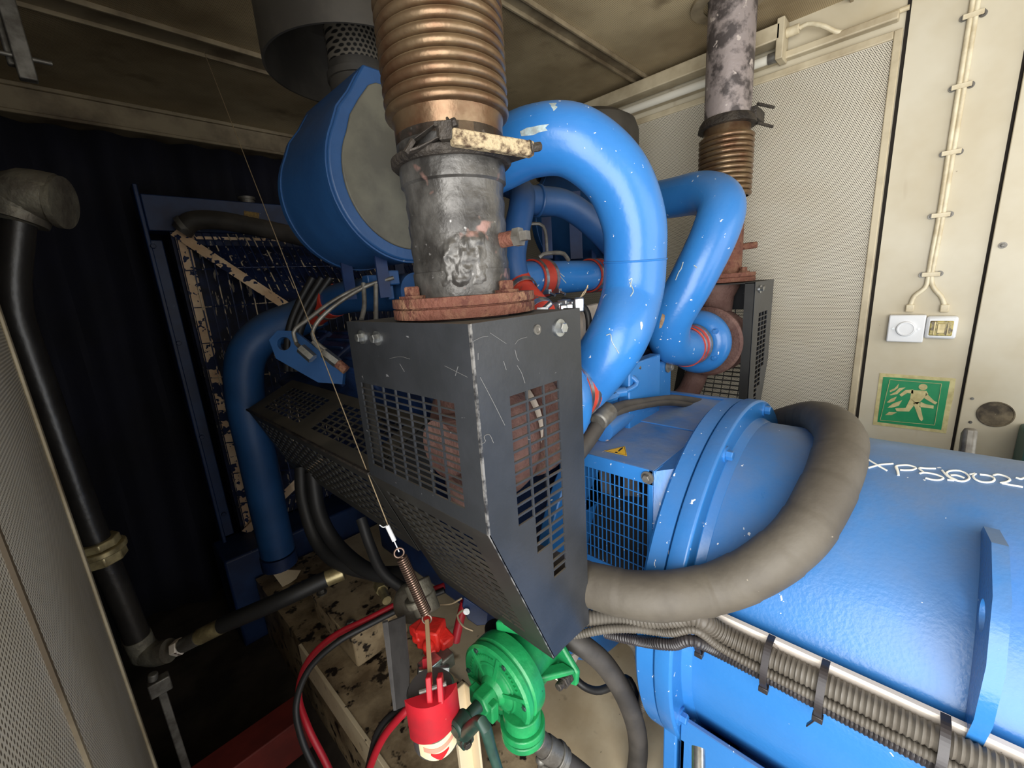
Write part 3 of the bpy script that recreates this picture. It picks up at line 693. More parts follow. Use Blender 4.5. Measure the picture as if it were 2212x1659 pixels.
hs1 = [at(1118, 604, t=.985), at(1128, 628, t=.965), at(1150, 655, t=.93), at(1172, 680, t=.90)]
hj = obj('hose_joint', MB().sweep(hs1, .031, 28), red_hose, hp_, 'red silicone elbow hose')
v1 = hs1[1] - hs1[0]
obj('hose_clamp', MB().ring(at(1130, 626, t=.962), hs1[2] - hs1[0], .031, .012, .0025, 36).ring(at(1166, 674, t=.905), hs1[3] - hs1[2], .031, .013, .0025, 36)
    .box(at(1172, 670, t=.85), (.018, .022, .012), Matrix.Rotation(.7, 3, 'Z')).cyl(at(1162, 680, t=.86), at(1190, 655, t=.86), .006), zinc, hj)
obj('hose_print', MB().text('Thermo', .014, at(1158, 640, t=.885), RIGHT + DOWN * .25, -DOWN + RIGHT * .25), black_ink, hj)
hq = thing('coolant_branch', 'dull blue bent coolant branch pipe framed under the arching pipe', 'pipe', at(1240, 460, t=1.12))
obj('pipe', MB().sweep([at(1130, 430, t=1.04), at(1165, 434, t=1.06), at(1215, 440, t=1.09), at(1265, 470, t=1.13), at(1320, 525, t=1.2), at(1350, 570, t=1.25)], .035, 28), blue_shade, hq)
obj('weld_bead', MB().torus(at(1162, 434, t=1.058), at(1200, 438, t=1.08) - at(1150, 432, t=1.05), .036, .004, 36, 8), blue_shade, hq)

# ================================================================== engine
en = thing('diesel_engine', 'grimy blue diesel engine block between the guards and the radiator', 'engine', (AX, 1.2, .5))
obj('block', MB().span((.78, .66, .62), (1.38, 1.85, 1.30)), blue_dark, en, bev=.01)
obj('valley_cover', MB().span((.86, .80, 1.30), (1.30, 1.75, 1.44)), blue_dark, en, bev=.015)
for s in (0, 1):
    hd = MB(); Rm = Matrix.Rotation(-.55, 3, 'Y')
    hd.box((.66, 1.22, 1.24), (.28, 1.0, .22), Rm); obj('cylinder_head', hd, blue_dark, en, bev=.012, flip=bool(s))
    for k in range(4):
        rc = MB().box((.575, .84 + k * .245, 1.355), (.16, .20, .10), Rm)
        for q in range(5): rc.box(Vector((.575, .84 + k * .245, 1.355)) + Rm @ Vector((-.07 + q * .035, 0, .052)), (.012, .18, .012), Rm)
        obj('rocker_cover', rc, blue_dark, en, bev=.006, flip=bool(s))
obj('oil_sump', MB().span((.80, .75, .36), (1.36, 1.75, .63)), navy, en, bev=.02)
obj('flywheel_housing', MB().lathe([(.30, .645), (.415, .62), (.415, .585), (.30, .58)], (AX, 0, AZ), (0, 1, 0), 56).span((.83, .58, .95), (1.36, .66, 1.28)), blue, en, bev=.004)
fb = obj('housing_bolt', MB().bolt(at(1394, 806, Y=.578), (0, -1, 0), .012), steel, en)
copies(fb, [(.16, 0, -.01), (-.2, 0, 0), (.16, 0, -.16)])
obj('end_bracket', MB().span((1.01, .545, 1.02), (1.20, .58, 1.32)), blue, en, bev=.004)
# lifting eye
le = MB(); pts_ = [at(*p, Y=.98 if False else None, t=1.06) for p in ((585, 735), (603, 715), (640, 716), (745, 800), (742, 830), (690, 826), (600, 775))]
hc_ = at(617, 743, t=1.06); du = (pts_[3] - pts_[1]).normalized()
nrm = (pts_[3] - pts_[0]).cross(pts_[6] - pts_[0]).normalized(); uv = nrm.cross(du)
o2 = [((p - hc_).dot(du), (p - hc_).dot(uv)) for p in pts_]
le.holed(o2, [[(.017 * math.cos(-i * PI / 10), .017 * math.sin(-i * PI / 10)) for i in range(20)]], hc_, du, uv, .016)
obj('lifting_eye', le, blue_shade, en)
# injector pipes with nuts
pr = [(750, 815, 1.02), (722, 792, 1.01), (672, 762, 1.0), (640, 740, 1.0), (635, 715, 1.0), (665, 690, 1.0), (720, 650, 1.0), (780, 620, 1.02), (838, 606, 1.04)]
pr2 = [(730, 780, .99), (712, 762, .99), (682, 738, .985), (676, 715, .985), (695, 685, .985), (740, 648, .99), (795, 617, 1.0), (850, 600, 1.02)]
for k_, q in enumerate((pr[3:], pr2[1:])):
    obj('injector_pipe', MB().sweep([at(*(p[:2]), t=p[2]) for p in q], .0048, 12), steel, en)
for a_ in ((785, 612, 787, 690), (812, 614, 812, 700)):
    obj('injector_pipe', MB().sweep([at(a_[0], a_[1], t=1.0), at(a_[2], a_[3] - 30, t=.99), at(a_[2] - (6 if a_[0] == 785 else 0), a_[3], t=.97)], .0055, 12), steel, en)
for p, q in (((650, 752), (676, 775)), ((700, 762), (730, 785))):
    obj('pipe_nut', MB().cyl(at(*p, t=.985), at(*q, t=.985), .0125, n=6), zinc, en)
obj('injector_stub', MB().cyl(at(726, 782, t=.987), at(748, 800, t=.99), .011), rust, en)
obj('pipe_stay', MB().sweep([at(640, 742, t=1.0), at(650, 752, t=.985)], .0048, 12).sweep([at(676, 738, t=.985), at(700, 762, t=.985)], .0048, 12), steel, en)
cb = MB().box(at(808, 604, t=1.06), (.05, .03, .022)).box(at(845, 600, t=1.05), (.03, .03, .035)).cyl(at(832, 590, t=1.04), at(832, 600, t=1.04), .008, n=6)
cb.box(at(842, 632, t=1.05), (.016, .016, .035)); obj('pipe_clamp', cb, blue_shade, en, bev=.003)
# coolant rail with its red hose, left of the exhaust
cm = obj('coolant_rail', MB().sweep([at(705, 655, t=1.42), at(760, 640, t=1.33), at(830, 635, t=1.22), at(900, 630, t=1.12)], .050, 28), blue_shade, en)
h2 = obj('hose_joint', MB().sweep([at(660, 685, t=1.5), at(690, 662, t=1.445), at(722, 648, t=1.39)], .055, 28), red_hose, cm, 'grimy red hose joint')
obj('hose_clamp', MB().ring(at(676, 672, t=1.47), at(722, 648, t=1.39) - at(660, 685, t=1.5), .055, .014, .003, 36).ring(at(704, 655, t=1.42), at(722, 648, t=1.39) - at(660, 685, t=1.5), .055, .014, .003, 36), steel, h2)
hb2 = MB()
for dx in (-14, 6, 24): hb2.sweep([at(690 + dx, 600, t=1.36), at(655 + dx * .8, 660, t=1.36), at(632 + dx * .6, 720, t=1.36), at(628 + dx * .5, 800, t=1.4)], .012, 12)
obj('wiring_loom', hb2, black_rub, en)
# valley: harness, white cover, grey bits just above the guard
vb = MB().box((.74, .82, 1.46), (.12, .12, .06)); obj('heat_shield', MB().prism([at(1246, 668, t=.98), at(1300, 655, t=1.06), at(1300, 720, t=1.08), at(1250, 745, t=.98)], (.004, .02, 0)).prism([at(1246, 668, t=.98), at(1258, 666, t=.97), at(1262, 750, t=.95), at(1250, 745, t=.98)], (.002, .004, 0)), heat_white, en)
obj('band_seal', MB().sweep([at(1215, 648, t=.97), at(1250, 655, t=.95), at(1270, 680, t=.94), at(1272, 740, t=.94)], .007, 12), black_rub, en)
cz = MB(); random.seed(11)
for i in range(9): cz.box(at(1205 + i * 6 + random.uniform(-6, 6), 664 + random.uniform(-6, 5), t=.92 + random.uniform(-.02, .02)), [random.uniform(.012, .03) for _ in range(3)], Matrix.Rotation(random.uniform(0, 1.5), 3, 'Z'))
obj('sensor_casting', cz, zinc, en, bev=.003)
sp_ = MB().box(at(1215, 425, t=1.45), (.10, .05, .02)).bar(at(1240, 415, t=1.4), at(1246, 560, t=1.4), .04, .012).bar(at(1180, 470, t=1.3), at(1184, 560, t=1.3), .03, .010)
obj('filter_bracket', sp_, navy, en)
obj('vent_pipe', MB().sweep([at(1145, 484, t=1.15), at(1166, 484, t=1.15), at(1178, 500, t=1.15), at(1182, 550, t=1.15)], .0045, 10).sweep([at(1165, 556, t=1.0), at(1178, 548, t=1.0), at(1215, 547, t=1.02), at(1228, 562, t=1.04)], .005, 10), steel, en)
# small oil line, tee and nuts above the generator box
obj('oil_line', MB().sweep([at(1420, 775, t=1.35), at(1388, 790, t=1.25), at(1362, 797, t=1.2)], .009, 14).sweep([at(1352, 808, t=1.15), at(1372, 820, t=1.15), at(1374, 832, t=1.15), at(1345, 848, t=1.13), at(1318, 862, t=1.1)], .0075, 14), blue_alt, en)
obj('line_nut', MB().cyl(at(1372, 792, t=1.19), at(1352, 800, t=1.17), .022, n=8), steel, en)
obj('line_tee', MB().cyl(at(1312, 852, t=1.12), at(1350, 846, t=1.13), .014, n=12).cyl(at(1300, 866, t=1.08), at(1330, 855, t=1.1), .011, n=6).cyl(at(1310, 840, t=1.14), at(1326, 862, t=1.12), .012, n=8), blue_alt, en)
gl = MB(); gl.sweep([at(1225, 1010, t=.95), at(1262, 962, t=.97), at(1288, 925, t=1.0), at(1305, 895, t=1.02)], .019, 14).sweep([at(1310, 890, t=1.03), at(1345, 876, t=1.12), at(1400, 868, t=1.2), at(1460, 862, t=1.3), at(1520, 870, t=1.4)], .013, 14)
gl.sweep([at(1318, 896, t=1.06), at(1370, 880, t=1.14), at(1440, 870, t=1.24), at(1500, 876, t=1.36)], .009, 12); obj('oil_hose', gl, hose_m, en)
obj('hose_boot', MB().cyl(at(1292, 912, t=.985), at(1314, 886, t=1.02), .022, .026), steel, en, bev=.004)
obj('elbow_duct', MB().sweep([at(1300, 930, t=1.08), at(1350, 895, t=1.2), at(1400, 880, t=1.3)], .03, 20), blue_dusty, en)

# ================================================================== radiator
YR = 2.30
rd = thing('radiator', 'tall navy radiator with chipped cream painted fan guard, in front of dark tarpaulin', 'radiator', (AX, YR, .3))
def R_(px, py, Y=YR): return at(px, py, Y=Y)
tl, bl_ = R_(290, 400), R_(495, 1190); cl_, cb_ = R_(372, 503), R_(530, 1145)
xl = .277; xc = (cl_.x + cb_.x) / 2; zt_, zb_ = cl_.z, cb_.z
wR = 2 * AX - xl
ch = R_(300, 560)
obj('side_frame', MB().span((xl + .012, YR - .03, zb_ + .02), (xl + .053, YR + .03, R_(325, 520).z)).span((xl, YR - .033, bl_.z), (xl + .016, YR + .05, tl.z)), navy, rd, bev=.004)
obj('side_frame', MB().span((wR - .075, YR - .03, zb_ + .02), (wR, YR + .03, zt_)).span((wR - .02, YR - .03, bl_.z), (wR, YR + .05, tl.z)), navy, rd, bev=.004)
bq = obj('frame_bolt', MB().bolt(R_(322, 532, YR - .03) + Vector((.012, .002, 0)), (0, -1, 0), .010), navy, rd)
for p in ((378, 742), (428, 945), (476, 1112)):
    c_ = bq.copy(); C.objects.link(c_); c_.parent = rd; c_.location = R_(*p, YR - .03) - R_(322, 532, YR - .03)
zt2 = R_(420, 428).z
obj('header_tank', MB().span((xl + .02, YR - .01, zt_ + .005), (wR - .02, YR + .12, zt2)), navy, rd, bev=.004)
obj('filler_cap', MB().lathe([(.03, 0), (.03, .02), (.036, .02), (.036, .032), (.02, .036)], (R_(543, 443).x, YR + .05, zt2), (0, 0, 1), 24), steel, rd)
obj('core', MB().span((xc - .01, YR + .01, zb_), (2 * AX - xc + .01, YR + .08, zt_ + .02)), core_mat, rd)
obj('warning_label', MB().prism([R_(527, 455, YR - .012), R_(560, 460, YR - .012), R_(560, 478, YR - .012), R_(527, 470, YR - .012)], (0, .002, 0)), yellow_old, rd)
# pyramid fan guard
A0, B0_, A1, B1 = Vector((xc, YR - .02, zt_)), Vector((2 * AX - xc, YR - .02, zt_)), Vector((xc, YR - .02, zb_)), Vector((2 * AX - xc, YR - .02, zb_))
i0 = at(640, 676, Y=YR - .34); i0z = i0.z; i1z = zb_ + (zt_ - i0z)
a0, b0, a1, b1 = i0, Vector((2 * AX - i0.x, i0.y, i0z)), Vector((i0.x, i0.y, i1z)), Vector((2 * AX - i0.x, i0.y, i1z))
fg = obj('fan_guard', MB().span((xc, YR - .03, zb_), (xc + .004, YR, zt_)), core_mat, rd)
wire_c = mat('guard_wire_chipped', (26, 44, 88), .55, chips=[((216, 198, 172), 14, .555, .57, (1, 1, .45))])
wm = MB()
nv = 44
for i in range(nv + 1):                             # vertical wires over the whole guard, following its pyramid
    x = xc + (2 * AX - 2 * xc) * i / nv
    k = min((x - xc) / (a0.x - xc), (2 * AX - xc - x) / (a0.x - xc), 1); y = A0.y + (a0.y - A0.y) * k
    zu, zl_ = zt_ + (i0z - zt_) * k, zb_ + (i1z - zb_) * k
    wm.bar((x, A0.y, zt_), (x, y, zu), .0045, .0045, (0, 1, 0)) if k > .02 else None
    wm.bar((x, y, zu), (x, y, zl_), .0045, .0045, (0, 1, 0))
    wm.bar((x, y, zl_), (x, A0.y, zb_), .0045, .0045, (0, 1, 0)) if k > .02 else None
for j in range(1, 9):
    z = zt_ + (zb_ - zt_) * j / 9
    k = min(1, (zt_ - z) / (zt_ - i0z), (z - zb_) / (i1z - zb_))
    xa = xc + (a0.x - xc) * k; y = A0.y + (a0.y - A0.y) * k
    wm.bar((xc, A0.y, z), (xa, y, z), .004, .004).bar((xa, y, z), (2 * AX - xa, y, z), .004, .004).bar((2 * AX - xa, y, z), (2 * AX - xc, A0.y, z), .004, .004)
obj('guard_wires', wm, wire_c, fg)
st = MB()
def strip(p, q, w, nrm): 
    d_ = (q - p).normalized(); s_ = d_.cross(Vector(nrm)).normalized() * w / 2
    st.prism([p - s_, q - s_, q + s_, p + s_], Vector(nrm).normalized() * .003)
strip(A0 + Vector((.022, -.004, 0)), A1 + Vector((.022, -.004, 0)), .046, (0, -1, 0))
strip(A0 + Vector((0, -.004, -.02)), B0_ + Vector((0, -.004, -.02)), .012, (0, -1, 0))
strip(A0 + Vector((.0, -.006, 0)), a0 + Vector((0, -.006, 0)), .038, (-.4, -1, .4)); strip(A1, a1, .04, (-.4, -1, -.4)); strip(B0_, b0, .03, (.4, -1, .4))
obj('guard_strip', st, worn, fg, 'cream strips with flaking navy paint')
sh = MB().prism([A0 + Vector((.045, .006, -.05)), a0 + Vector((-.02, .03, .05)), a0 + Vector((.5, .03, .05)), A0 + Vector((.6, .006, -.05))], (0, .003, 0))
obj('guard_sheet', sh, core_mat, fg)
obj('top_hose', MB().sweep([R_(392, 500, YR - .05), R_(415, 478, YR - .07), R_(470, 476, YR - .10), R_(540, 488, YR - .16), R_(620, 505, YR - .25), R_(720, 530, YR - .4)], .038, 20), hose_m, rd)
obj('hose_band', MB().ring(R_(398, 488, YR - .055), R_(440, 472, YR - .09) - R_(392, 500, YR - .05), .038, .02, .004), steel, rd)
cpx = [(690, 668, 1.50), (640, 690, 1.47), (575, 718, 1.45), (532, 772, 1.44), (530, 860, 1.47), (555, 980, 1.53), (578, 1090, 1.60), (600, 1190, 1.66)]
bp = thing('coolant_pipe', 'curved dark blue bottom coolant pipe standing in front of the radiator', 'pipe', at(600, 1190, t=1.66))
obj('pipe', MB().sweep([at(a, b, t=c) for a, b, c in cpx], .0615, 32), blue_shade, bp)
obj('foot_flange', MB().cyl(at(600, 1195, t=1.66) - Vector((0, 0, .05)), at(600, 1195, t=1.66), .064), navy, bp)
obj('radiator_foot', MB().span((.24, 2.08, .0), (1.0, 2.32, .45)), navy, rd, bev=.01)

# ================================================================== alternator
al = thing('alternator', 'big glossy blue alternator barrel at right, hand marked with white letters', 'alternator', (AX, 0, .3))
obj('barrel', MB().lathe([(AR - .02, .285), (AR, .27), (AR, -1.35), (AR - .1, -1.4)], (AX, 0, AZ), (0, 1, 0), 96), blue_alt, al)
obj('flange_ring', MB().lathe([(.36, .30), (.43, .30), (.432, .296), (.432, .268), (.428, .264), (.385, .264), (AR, .245)], (AX, 0, AZ), (0, 1, 0), 96), blue, al, bev=.0015)
rb0 = None
b1_ = at(1565, 967, Y=.264); b2_ = at(1650, 886, Y=.264)
for deg in (math.degrees(math.atan2(b1_.z - AZ, b1_.x - AX)), math.degrees(math.atan2(b2_.z - AZ, b2_.x - AX)), 165, 200, 235):
    a = math.radians(deg); p = Vector((AX + .408 * math.cos(a), .264, AZ + .408 * math.sin(a)))
    obj('ring_bolt', MB().bolt(p, (0, -1, 0), .011), blue, al)
obj('adaptor', MB().lathe([(.24, .58), (.24, .55), (.22, .54), (.22, .35)], (AX, 0, AZ), (0, 1, 0), 72), dark_in, al)  # near-black instead of blue, painting in the shade inside the outlet box
obj('adaptor_ring', MB().lathe([(.28, .345), (.42, .345), (.428, .338), (.428, .3035), (.28, .3035)], (AX, 0, AZ), (0, 1, 0), 96), blue, al)
# air outlet box with mesh side
BX0, BX1, BY0, BY1, BZ = .80, 1.41, .375, .614, 1.14
obj('box_top', MB().span((BX0, BY0, BZ - .004), (AX + .003, BY1, BZ)).span((AX - .003, BY0, BZ), (BX1, BY1, BZ + .004)).span((BX1 - .02, BY0 - .03, BZ), (BX1, BY1, BZ + .010)), blue_dusty, al, bev=.001)
gz0 = at(1420, 1240, X=BX0).z - .03
obj('box_frame', MB().span((BX0 - .003, BY0, BZ - .035), (BX0, BY1, BZ)).span((BX0 - .003, BY0, gz0), (BX0, BY0 + .010, BZ)).span((BX0 - .003, BY1 - .01, gz0), (BX0, BY1, BZ)).span((BX0 - .003, BY0, gz0 - .02), (BX0, BY1, gz0))
    .span((BX0, BY0 - .003, gz0), (BX0 + .04, BY0, BZ)), blue, al, bev=.001)
obj('box_bolt', MB().bolt((BX0 - .003, BY0 + .012, BZ - .018), (-1, 0, 0), .009), steel, al)
gm = MB()
for i in range(19):
    y = BY0 + .012 + (BY1 - BY0 - .024) * i / 18; gm.span((BX0 - .0012, y - .0011, gz0), (BX0 + .0012, y + .0011, BZ - .03))
for j in range(1, 8):
    z = BZ - .03 + (gz0 - BZ + .03) * j / 8; gm.span((BX0 - .0022, BY0 + .005, z - .001), (BX0 - .0005, BY1 - .005, z + .001))
obj('outlet_mesh', gm, blue, al)
obj('shade_liner', MB().span((BX0 + .02, BY1 - .004, gz0), (BX1, BY1, BZ - .004)), dark_in, al)  # near-black sheet added so the box inside reads as shade
gs = [(AX + .02, BY0, BZ), (BX0, BY0, BZ - .002), (BX0, BY0, gz0), (.78, .306, .98), (.90, .306, 1.135), (AX + .03, .306, 1.215)]
obj('gusset', MB().add(gs, [(0, 1, 4, 5), (1, 2, 3, 4)]).add([(AX + .02, BY0, BZ), (AX + .03, .306, 1.215), (1.38, .306, 1.11), (BX1, BY0, BZ)], [(0, 1, 2, 3)]), blue, al)
# warning triangle
w3 = [at(*p, Z=BZ + .0006) for p in ((1305, 974), (1350, 964), (1354.5, 985))]
wt = obj('warning_triangle', MB().prism(w3, (0, 0, .0006)), yellow, al, 'yellow warning triangle sticker')
def zz(a, b): return (1240 + a / 2.766, 820 + b / 2.766)
mk = MB(); mk.prism([at(*zz(*p), Z=BZ + .0013) for p in ((262, 428), (275, 413), (293, 404), (291, 412), (268, 430))], (0, 0, .0004))
c_ = at(*zz(253, 435), Z=BZ + .0013); mk.prism([c_ + Vector((.0035 * math.cos(i * PI / 4), .0035 * math.sin(i * PI / 4), 0)) for i in range(8)], (0, 0, .0004))
cen3 = sum(w3, Vector()) / 3
for i in range(3):
    p, q = cen3 + (w3[i] - cen3) * .9, cen3 + (w3[(i + 1) % 3] - cen3) * .9
    mk.bar(p + Vector((0, 0, .0006)), q + Vector((0, 0, .0006)), .0008, .0006)
obj('exclamation_mark', mk, black_ink, wt)
# fan blades in the dark behind the mesh
fbm = MB()
for x_, y_, w_ in ((.93, .52, .05), (.97, .47, .03), (.90, .58, .04)):
    fbm.prism([(x_, y_, 1.10), (x_ + .01, y_ - w_ * .6, 1.10), (x_ + .03, y_ - w_, .84), (x_ + .02, y_ + w_ * .2, .84)], (.006, .004, 0))
obj('fan_blade', fbm, plate_grey, al)
# lifting lugs
def lug(flip):
    def pt(deg, R): a = math.radians(deg); return ((R * math.cos(a)), (R * math.sin(a)))
    out = [pt(d, AR - .01) for d in range(118, 166, 6)] + [pt(163, AR + .015), pt(156, .44), pt(147, .478), pt(137, .482), pt(127, .455), pt(119, AR + .02)]
    hc3 = pt(139, .418); hole = [(hc3[0] + .026 * math.cos(i * PI / 10), hc3[1] + .020 * math.sin(i * PI / 10)) for i in range(20)]
    b = MB().holed(out, [hole], (AX, -.116, AZ), (1, 0, 0), (0, 0, 1), .016)
    obj('lifting_lug', b, blue_alt, al, bev=.002, flip=flip)
lug(False); 
fl2 = at(2095, 962, X=1.33)
obj('lifting_lug', MB().box(fl2 + Vector((.02, 0, -.05)), (.05, .024, .16), Matrix.Rotation(.5, 3, 'Y')), steel, al, 'dusty grey far lug', bev=.008)
# hand lettering in white paint marker
def zt(a, b): return (1860 + a / 6.284, 960 + b / 6.284)
strokes = [[(105, 212), (150, 240), (235, 290), (350, 355)], [(100, 318), (200, 290), (290, 272), (435, 262)],
           [(505, 420), (492, 360), (470, 300), (540, 285), (650, 285), (745, 318), (700, 345), (600, 350), (530, 345)], [(510, 420), (500, 360), (485, 310)],
           [(1010, 327), (900, 326), (790, 322), (850, 380)], [(795, 395), (860, 385), (1000, 405), (1115, 455), (1050, 485), (960, 478), (875, 458)],
           [(1100, 352), (1140, 400), (1200, 450), (1290, 490), (1400, 500), (1468, 460), (1430, 400), (1340, 360), (1230, 358), (1160, 385), (1200, 440), (1300, 485)], [(1215, 420), (1300, 420), (1400, 455)], [(1170, 480), (1260, 490)],
           [(1480, 408), (1560, 395), (1520, 430), (1560, 480), (1660, 515), (1770, 510), (1810, 470), (1740, 425), (1610, 408)],
           [(1800, 420), (1860, 408), (1960, 435), (2020, 480), (1960, 515), (1900, 522), (2000, 545), (2195, 578)], [(2105, 452), (2170, 470), (2230, 452), (2300, 480), (2290, 530)]]
tx = MB()
for s in strokes: tx.sweep([on_barrel(*zt(*p), R=AR + .0010) for p in s], .0017, 6, 30)
obj('hand_lettering', tx, chalk, al, 'hand painted white characters XP5002')
obj('pedestal', MB().span((.70, -1.2, .30), (1.46, .18, .52)), blue_alt, al, bev=.01)
obj('side_skirt', MB().span((.698, -1.2, .30), (.708, .262, .655)).span((.698, .252, .30), (1.2, .262, .60)), blue_alt, al, bev=.002)
obj('foot_plate', MB().span((.62, .10, .30), (1.54, .30, .335)).span((.70, .27, .33), (1.46, .30, .62)), blue, al, bev=.004)
dr = at(1497, 1640, Y=.16); obj('drain_tube', MB().cyl(dr + Vector((0.02, .0, .0)), dr + Vector((-.03, -.02, -.03)), .009), zinc, al)
# ================================================================== big wrapped hose over the alternator
def pitch_r(L):
    u = (L / .075) % 1; return .0425 + .0015 * u
hp3 = [at(1150, 1215, t=.95), at(1215, 1245, t=.885), at(1280, 1264, t=.835), at(1365, 1284, t=.79), at(1450, 1286, t=.765)] + [on_barrel(a, b, R=AR + .0455) for a, b in ((1545, 1270), (1640, 1228), (1725, 1160), (1778, 1075), (1808, 1000))] + [at(1815, 945, t=.84), at(1788, 912, t=.97), at(1745, 902, t=1.13), at(1690, 912, t=1.32), at(1650, 922, t=1.5)]
tag(obj('breather_hose', MB().sweep(hp3, pitch_r, 32, 260), rubber), 'thick grey tape wrapped hose looping over the blue alternator barrel', 'hose')
# ================================================================== cable tray, corrugated conduits and ties on the barrel
tx0 = on_barrel(1546, 1324, R=AR + .024); TX, TZ = tx0.x, tx0.z
tray = thing('cable_tray', 'white edged cable tray running along the alternator side', 'cable tray', (TX, -.2, TZ))
obj('tray_plate', MB().span((TX, -1.0, TZ - .075), (TX + .0025, .225, TZ)).span((TX - .004, -1.0, TZ - .003), (TX + .005, .225, TZ + .004)), white_met, tray)
cdir = Vector((0, 1, 0))
def cond(off, zo, r, m, lab, tail, pitch):
    y0_ = -.95
    pts_ = [(TX - off, y0_, TZ + zo), (TX - off, -.5, TZ + zo), (TX - off, -.1, TZ + zo), (TX - off, .16, TZ + zo)] + tail
    o = obj('corrugated_conduit', MB().corr(pts_, r, pitch, 14), m); return tag(o, lab, 'conduit', 'corrugated conduits along the tray')
def ob(px, py, R=.452): return on_barrel(px, py, R=R)
cond(.019, -.020, .0172, conduit_m, 'thickest light grey corrugated conduit, next to the white tray edge', [ob(1505, 1334), ob(1455, 1336), ob(1420, 1337), at(1350, 1336, t=.82), at(1268, 1336, t=.84), at(1235, 1338, t=.86)], .0072)
cond(.030, -.042, .0085, conduit_m, 'middle corrugated conduit, tucked below the thickest one', [ob(1505, 1362), ob(1455, 1366, .455), ob(1420, 1364, .45), at(1370, 1358, t=.80), at(1310, 1360, t=.81), at(1240, 1372, t=.83)], .0055)
cond(.022, -.060, .0108, conduit_d, 'lowest and darkest corrugated conduit under the tray', [ob(1500, 1385), ob(1455, 1392), ob(1420, 1390), at(1380, 1384, t=.84), at(1340, 1376, t=.87), at(1310, 1368, t=.90)], .0055)
for i, (a, b) in enumerate(((1517, 1345), (1660, 1400), (1778, 1465), (2040, 1590))):
    q = at(a, b, X=TX - .02); y = q.y
    tie = thing('cable_tie', ['first cable tie, where the conduits leave the tray', 'second cable tie from the wrapped hose end', 'third cable tie with long tail, mid tray', 'cable tie nearest the bottom right corner'][i], 'cable tie', (TX - .02, y, TZ - .04), 'cable ties on the tray')
    loop = [(TX + .004, y, TZ + .004), (TX - .020, y, TZ + .003), (TX - .038, y, TZ - .016), (TX - .044, y, TZ - .048), (TX - .034, y, TZ - .074), (TX - .018, y, TZ - .082), (TX + .004, y, TZ - .078)]
    P_ = catmull(loop, 30); bm_ = MB()
    for k in range(30): bm_.bar(P_[k], P_[k + 1], .0105, .0016, (0, 0, 1)) if False else bm_.prism([P_[k] + Vector((0, -.0052, 0)), P_[k] + Vector((0, .0052, 0)), P_[k + 1] + Vector((0, .0052, 0)), P_[k + 1] + Vector((0, -.0052, 0))], (P_[k + 1] - P_[k]).cross(Vector((0, 1, 0))).normalized() * .0014)
    obj('strap', bm_, conduit_d, tie)
    hd_ = Vector((TX - .030, y, TZ - .078)); hk_ = MB().box(hd_, (.012, .014, .010))
    if i == 2: hk_.bar(hd_, hd_ + Vector((-.004, .012, -.022)), .009, .002, (0, 1, 0))
    obj('head', hk_, conduit_d, tie, bev=.001)
# ================================================================== hoses at the bottom
tag(obj('drain_hose', MB().sweep([at(1215, 1372, t=.90), at(1255, 1392, t=.89), at(1310, 1440, t=.91), at(1357, 1520, t=.95), at(1378, 1600, t=1.0), at(1372, 1680, t=1.05), at(1350, 1760, t=1.1)], .0225, 20), hose_m), 'thick smooth grey hose curving down from the guard tip to bottom edge', 'hose')
tag(obj('loop_hose', MB().sweep([at(1225, 1440, t=1.15), at(1255, 1478, t=1.14), at(1290, 1492, t=1.12), at(1325, 1480, t=1.1), at(1350, 1466, t=1.06), at(1365, 1480, t=1.04), at(1380, 1528, t=1.03)], .010, 14), black_rub), 'thin black hose sagging in a loop behind the thick smooth hose', 'hose')
tag(obj('branch_conduit', MB().corr([at(1340, 1368, t=.88), at(1372, 1395, t=.92), at(1384, 1440, t=.96), at(1390, 1500, t=.98), at(1384, 1530, t=1.0), at(1372, 1528, t=1.02)], .011, .007, 12), conduit_m), 'short corrugated conduit dropping from the bundle beside blue flange', 'conduit')
# fuel line with fittings at bottom centre
fu = thing('fuel_hose', 'dark corrugated hose with ribbed fittings below the green hand pump', 'hose', at(1180, 1620, t=1.05))
obj('corrugated_hose', MB().corr([at(1085, 1535, t=.93), at(1125, 1572, t=.94), at(1165, 1600, t=.95)], .021, .016, 18, .22), hose_m, fu)
obj('coupling', MB().cyl(at(1158, 1595, t=.94), at(1176, 1612, t=.95), .024, n=20).cyl(at(1176, 1612, t=.95), at(1218, 1642, t=.96), .027, n=24).cyl(at(1200, 1630, t=.955), at(1207, 1635, t=.957), .031, n=24), steel, fu, bev=.002)
obj('tail_hose', MB().sweep([at(1214, 1640, t=.96), at(1260, 1675, t=.98), at(1310, 1720, t=1.0)], .022, 18), hose_m, fu)
obj('bleed_valve', MB().cyl(at(1180, 1640, t=.96), at(1172, 1672, t=.98), .016, n=8).ball(at(1168, 1640, t=.95), .012), steel, fu)
# ================================================================== green hand pump
hpump = thing('hand_pump', 'green semi rotary hand pump with round ribbed cover, under the guard tip', 'pump', (.45, .5, .79))
pc = Vector((.425, .510, .798)); d_ = Vector((-1, -.05, .0)).normalized(); Rp = .085
ux, uy, uz = frame(d_)
def pp(a, r, h=0): return pc + (ux * math.cos(a) + uy * math.sin(a)) * r + uz * h
obj('body', MB().lathe([(Rp * .62, -.125), (Rp * .72, -.12), (Rp * .76, -.05), (Rp * .98, -.040), (Rp, -.030), (Rp, -.012), (Rp * .96, -.008), (Rp * .96, -.002)], pc, d_, 48), green_paint, hpump)
cv_ = MB().lathe([(Rp, -.002), (Rp, .008), (Rp * .94, .012), (Rp * .80, .009), (Rp * .56, .010), (Rp * .50, .015), (Rp * .36, .017), (Rp * .28, .026), (.018, .027)], pc, d_, 56)
cv_.torus(pc + uz * .009, d_, Rp * .58, .0035, 48, 8)
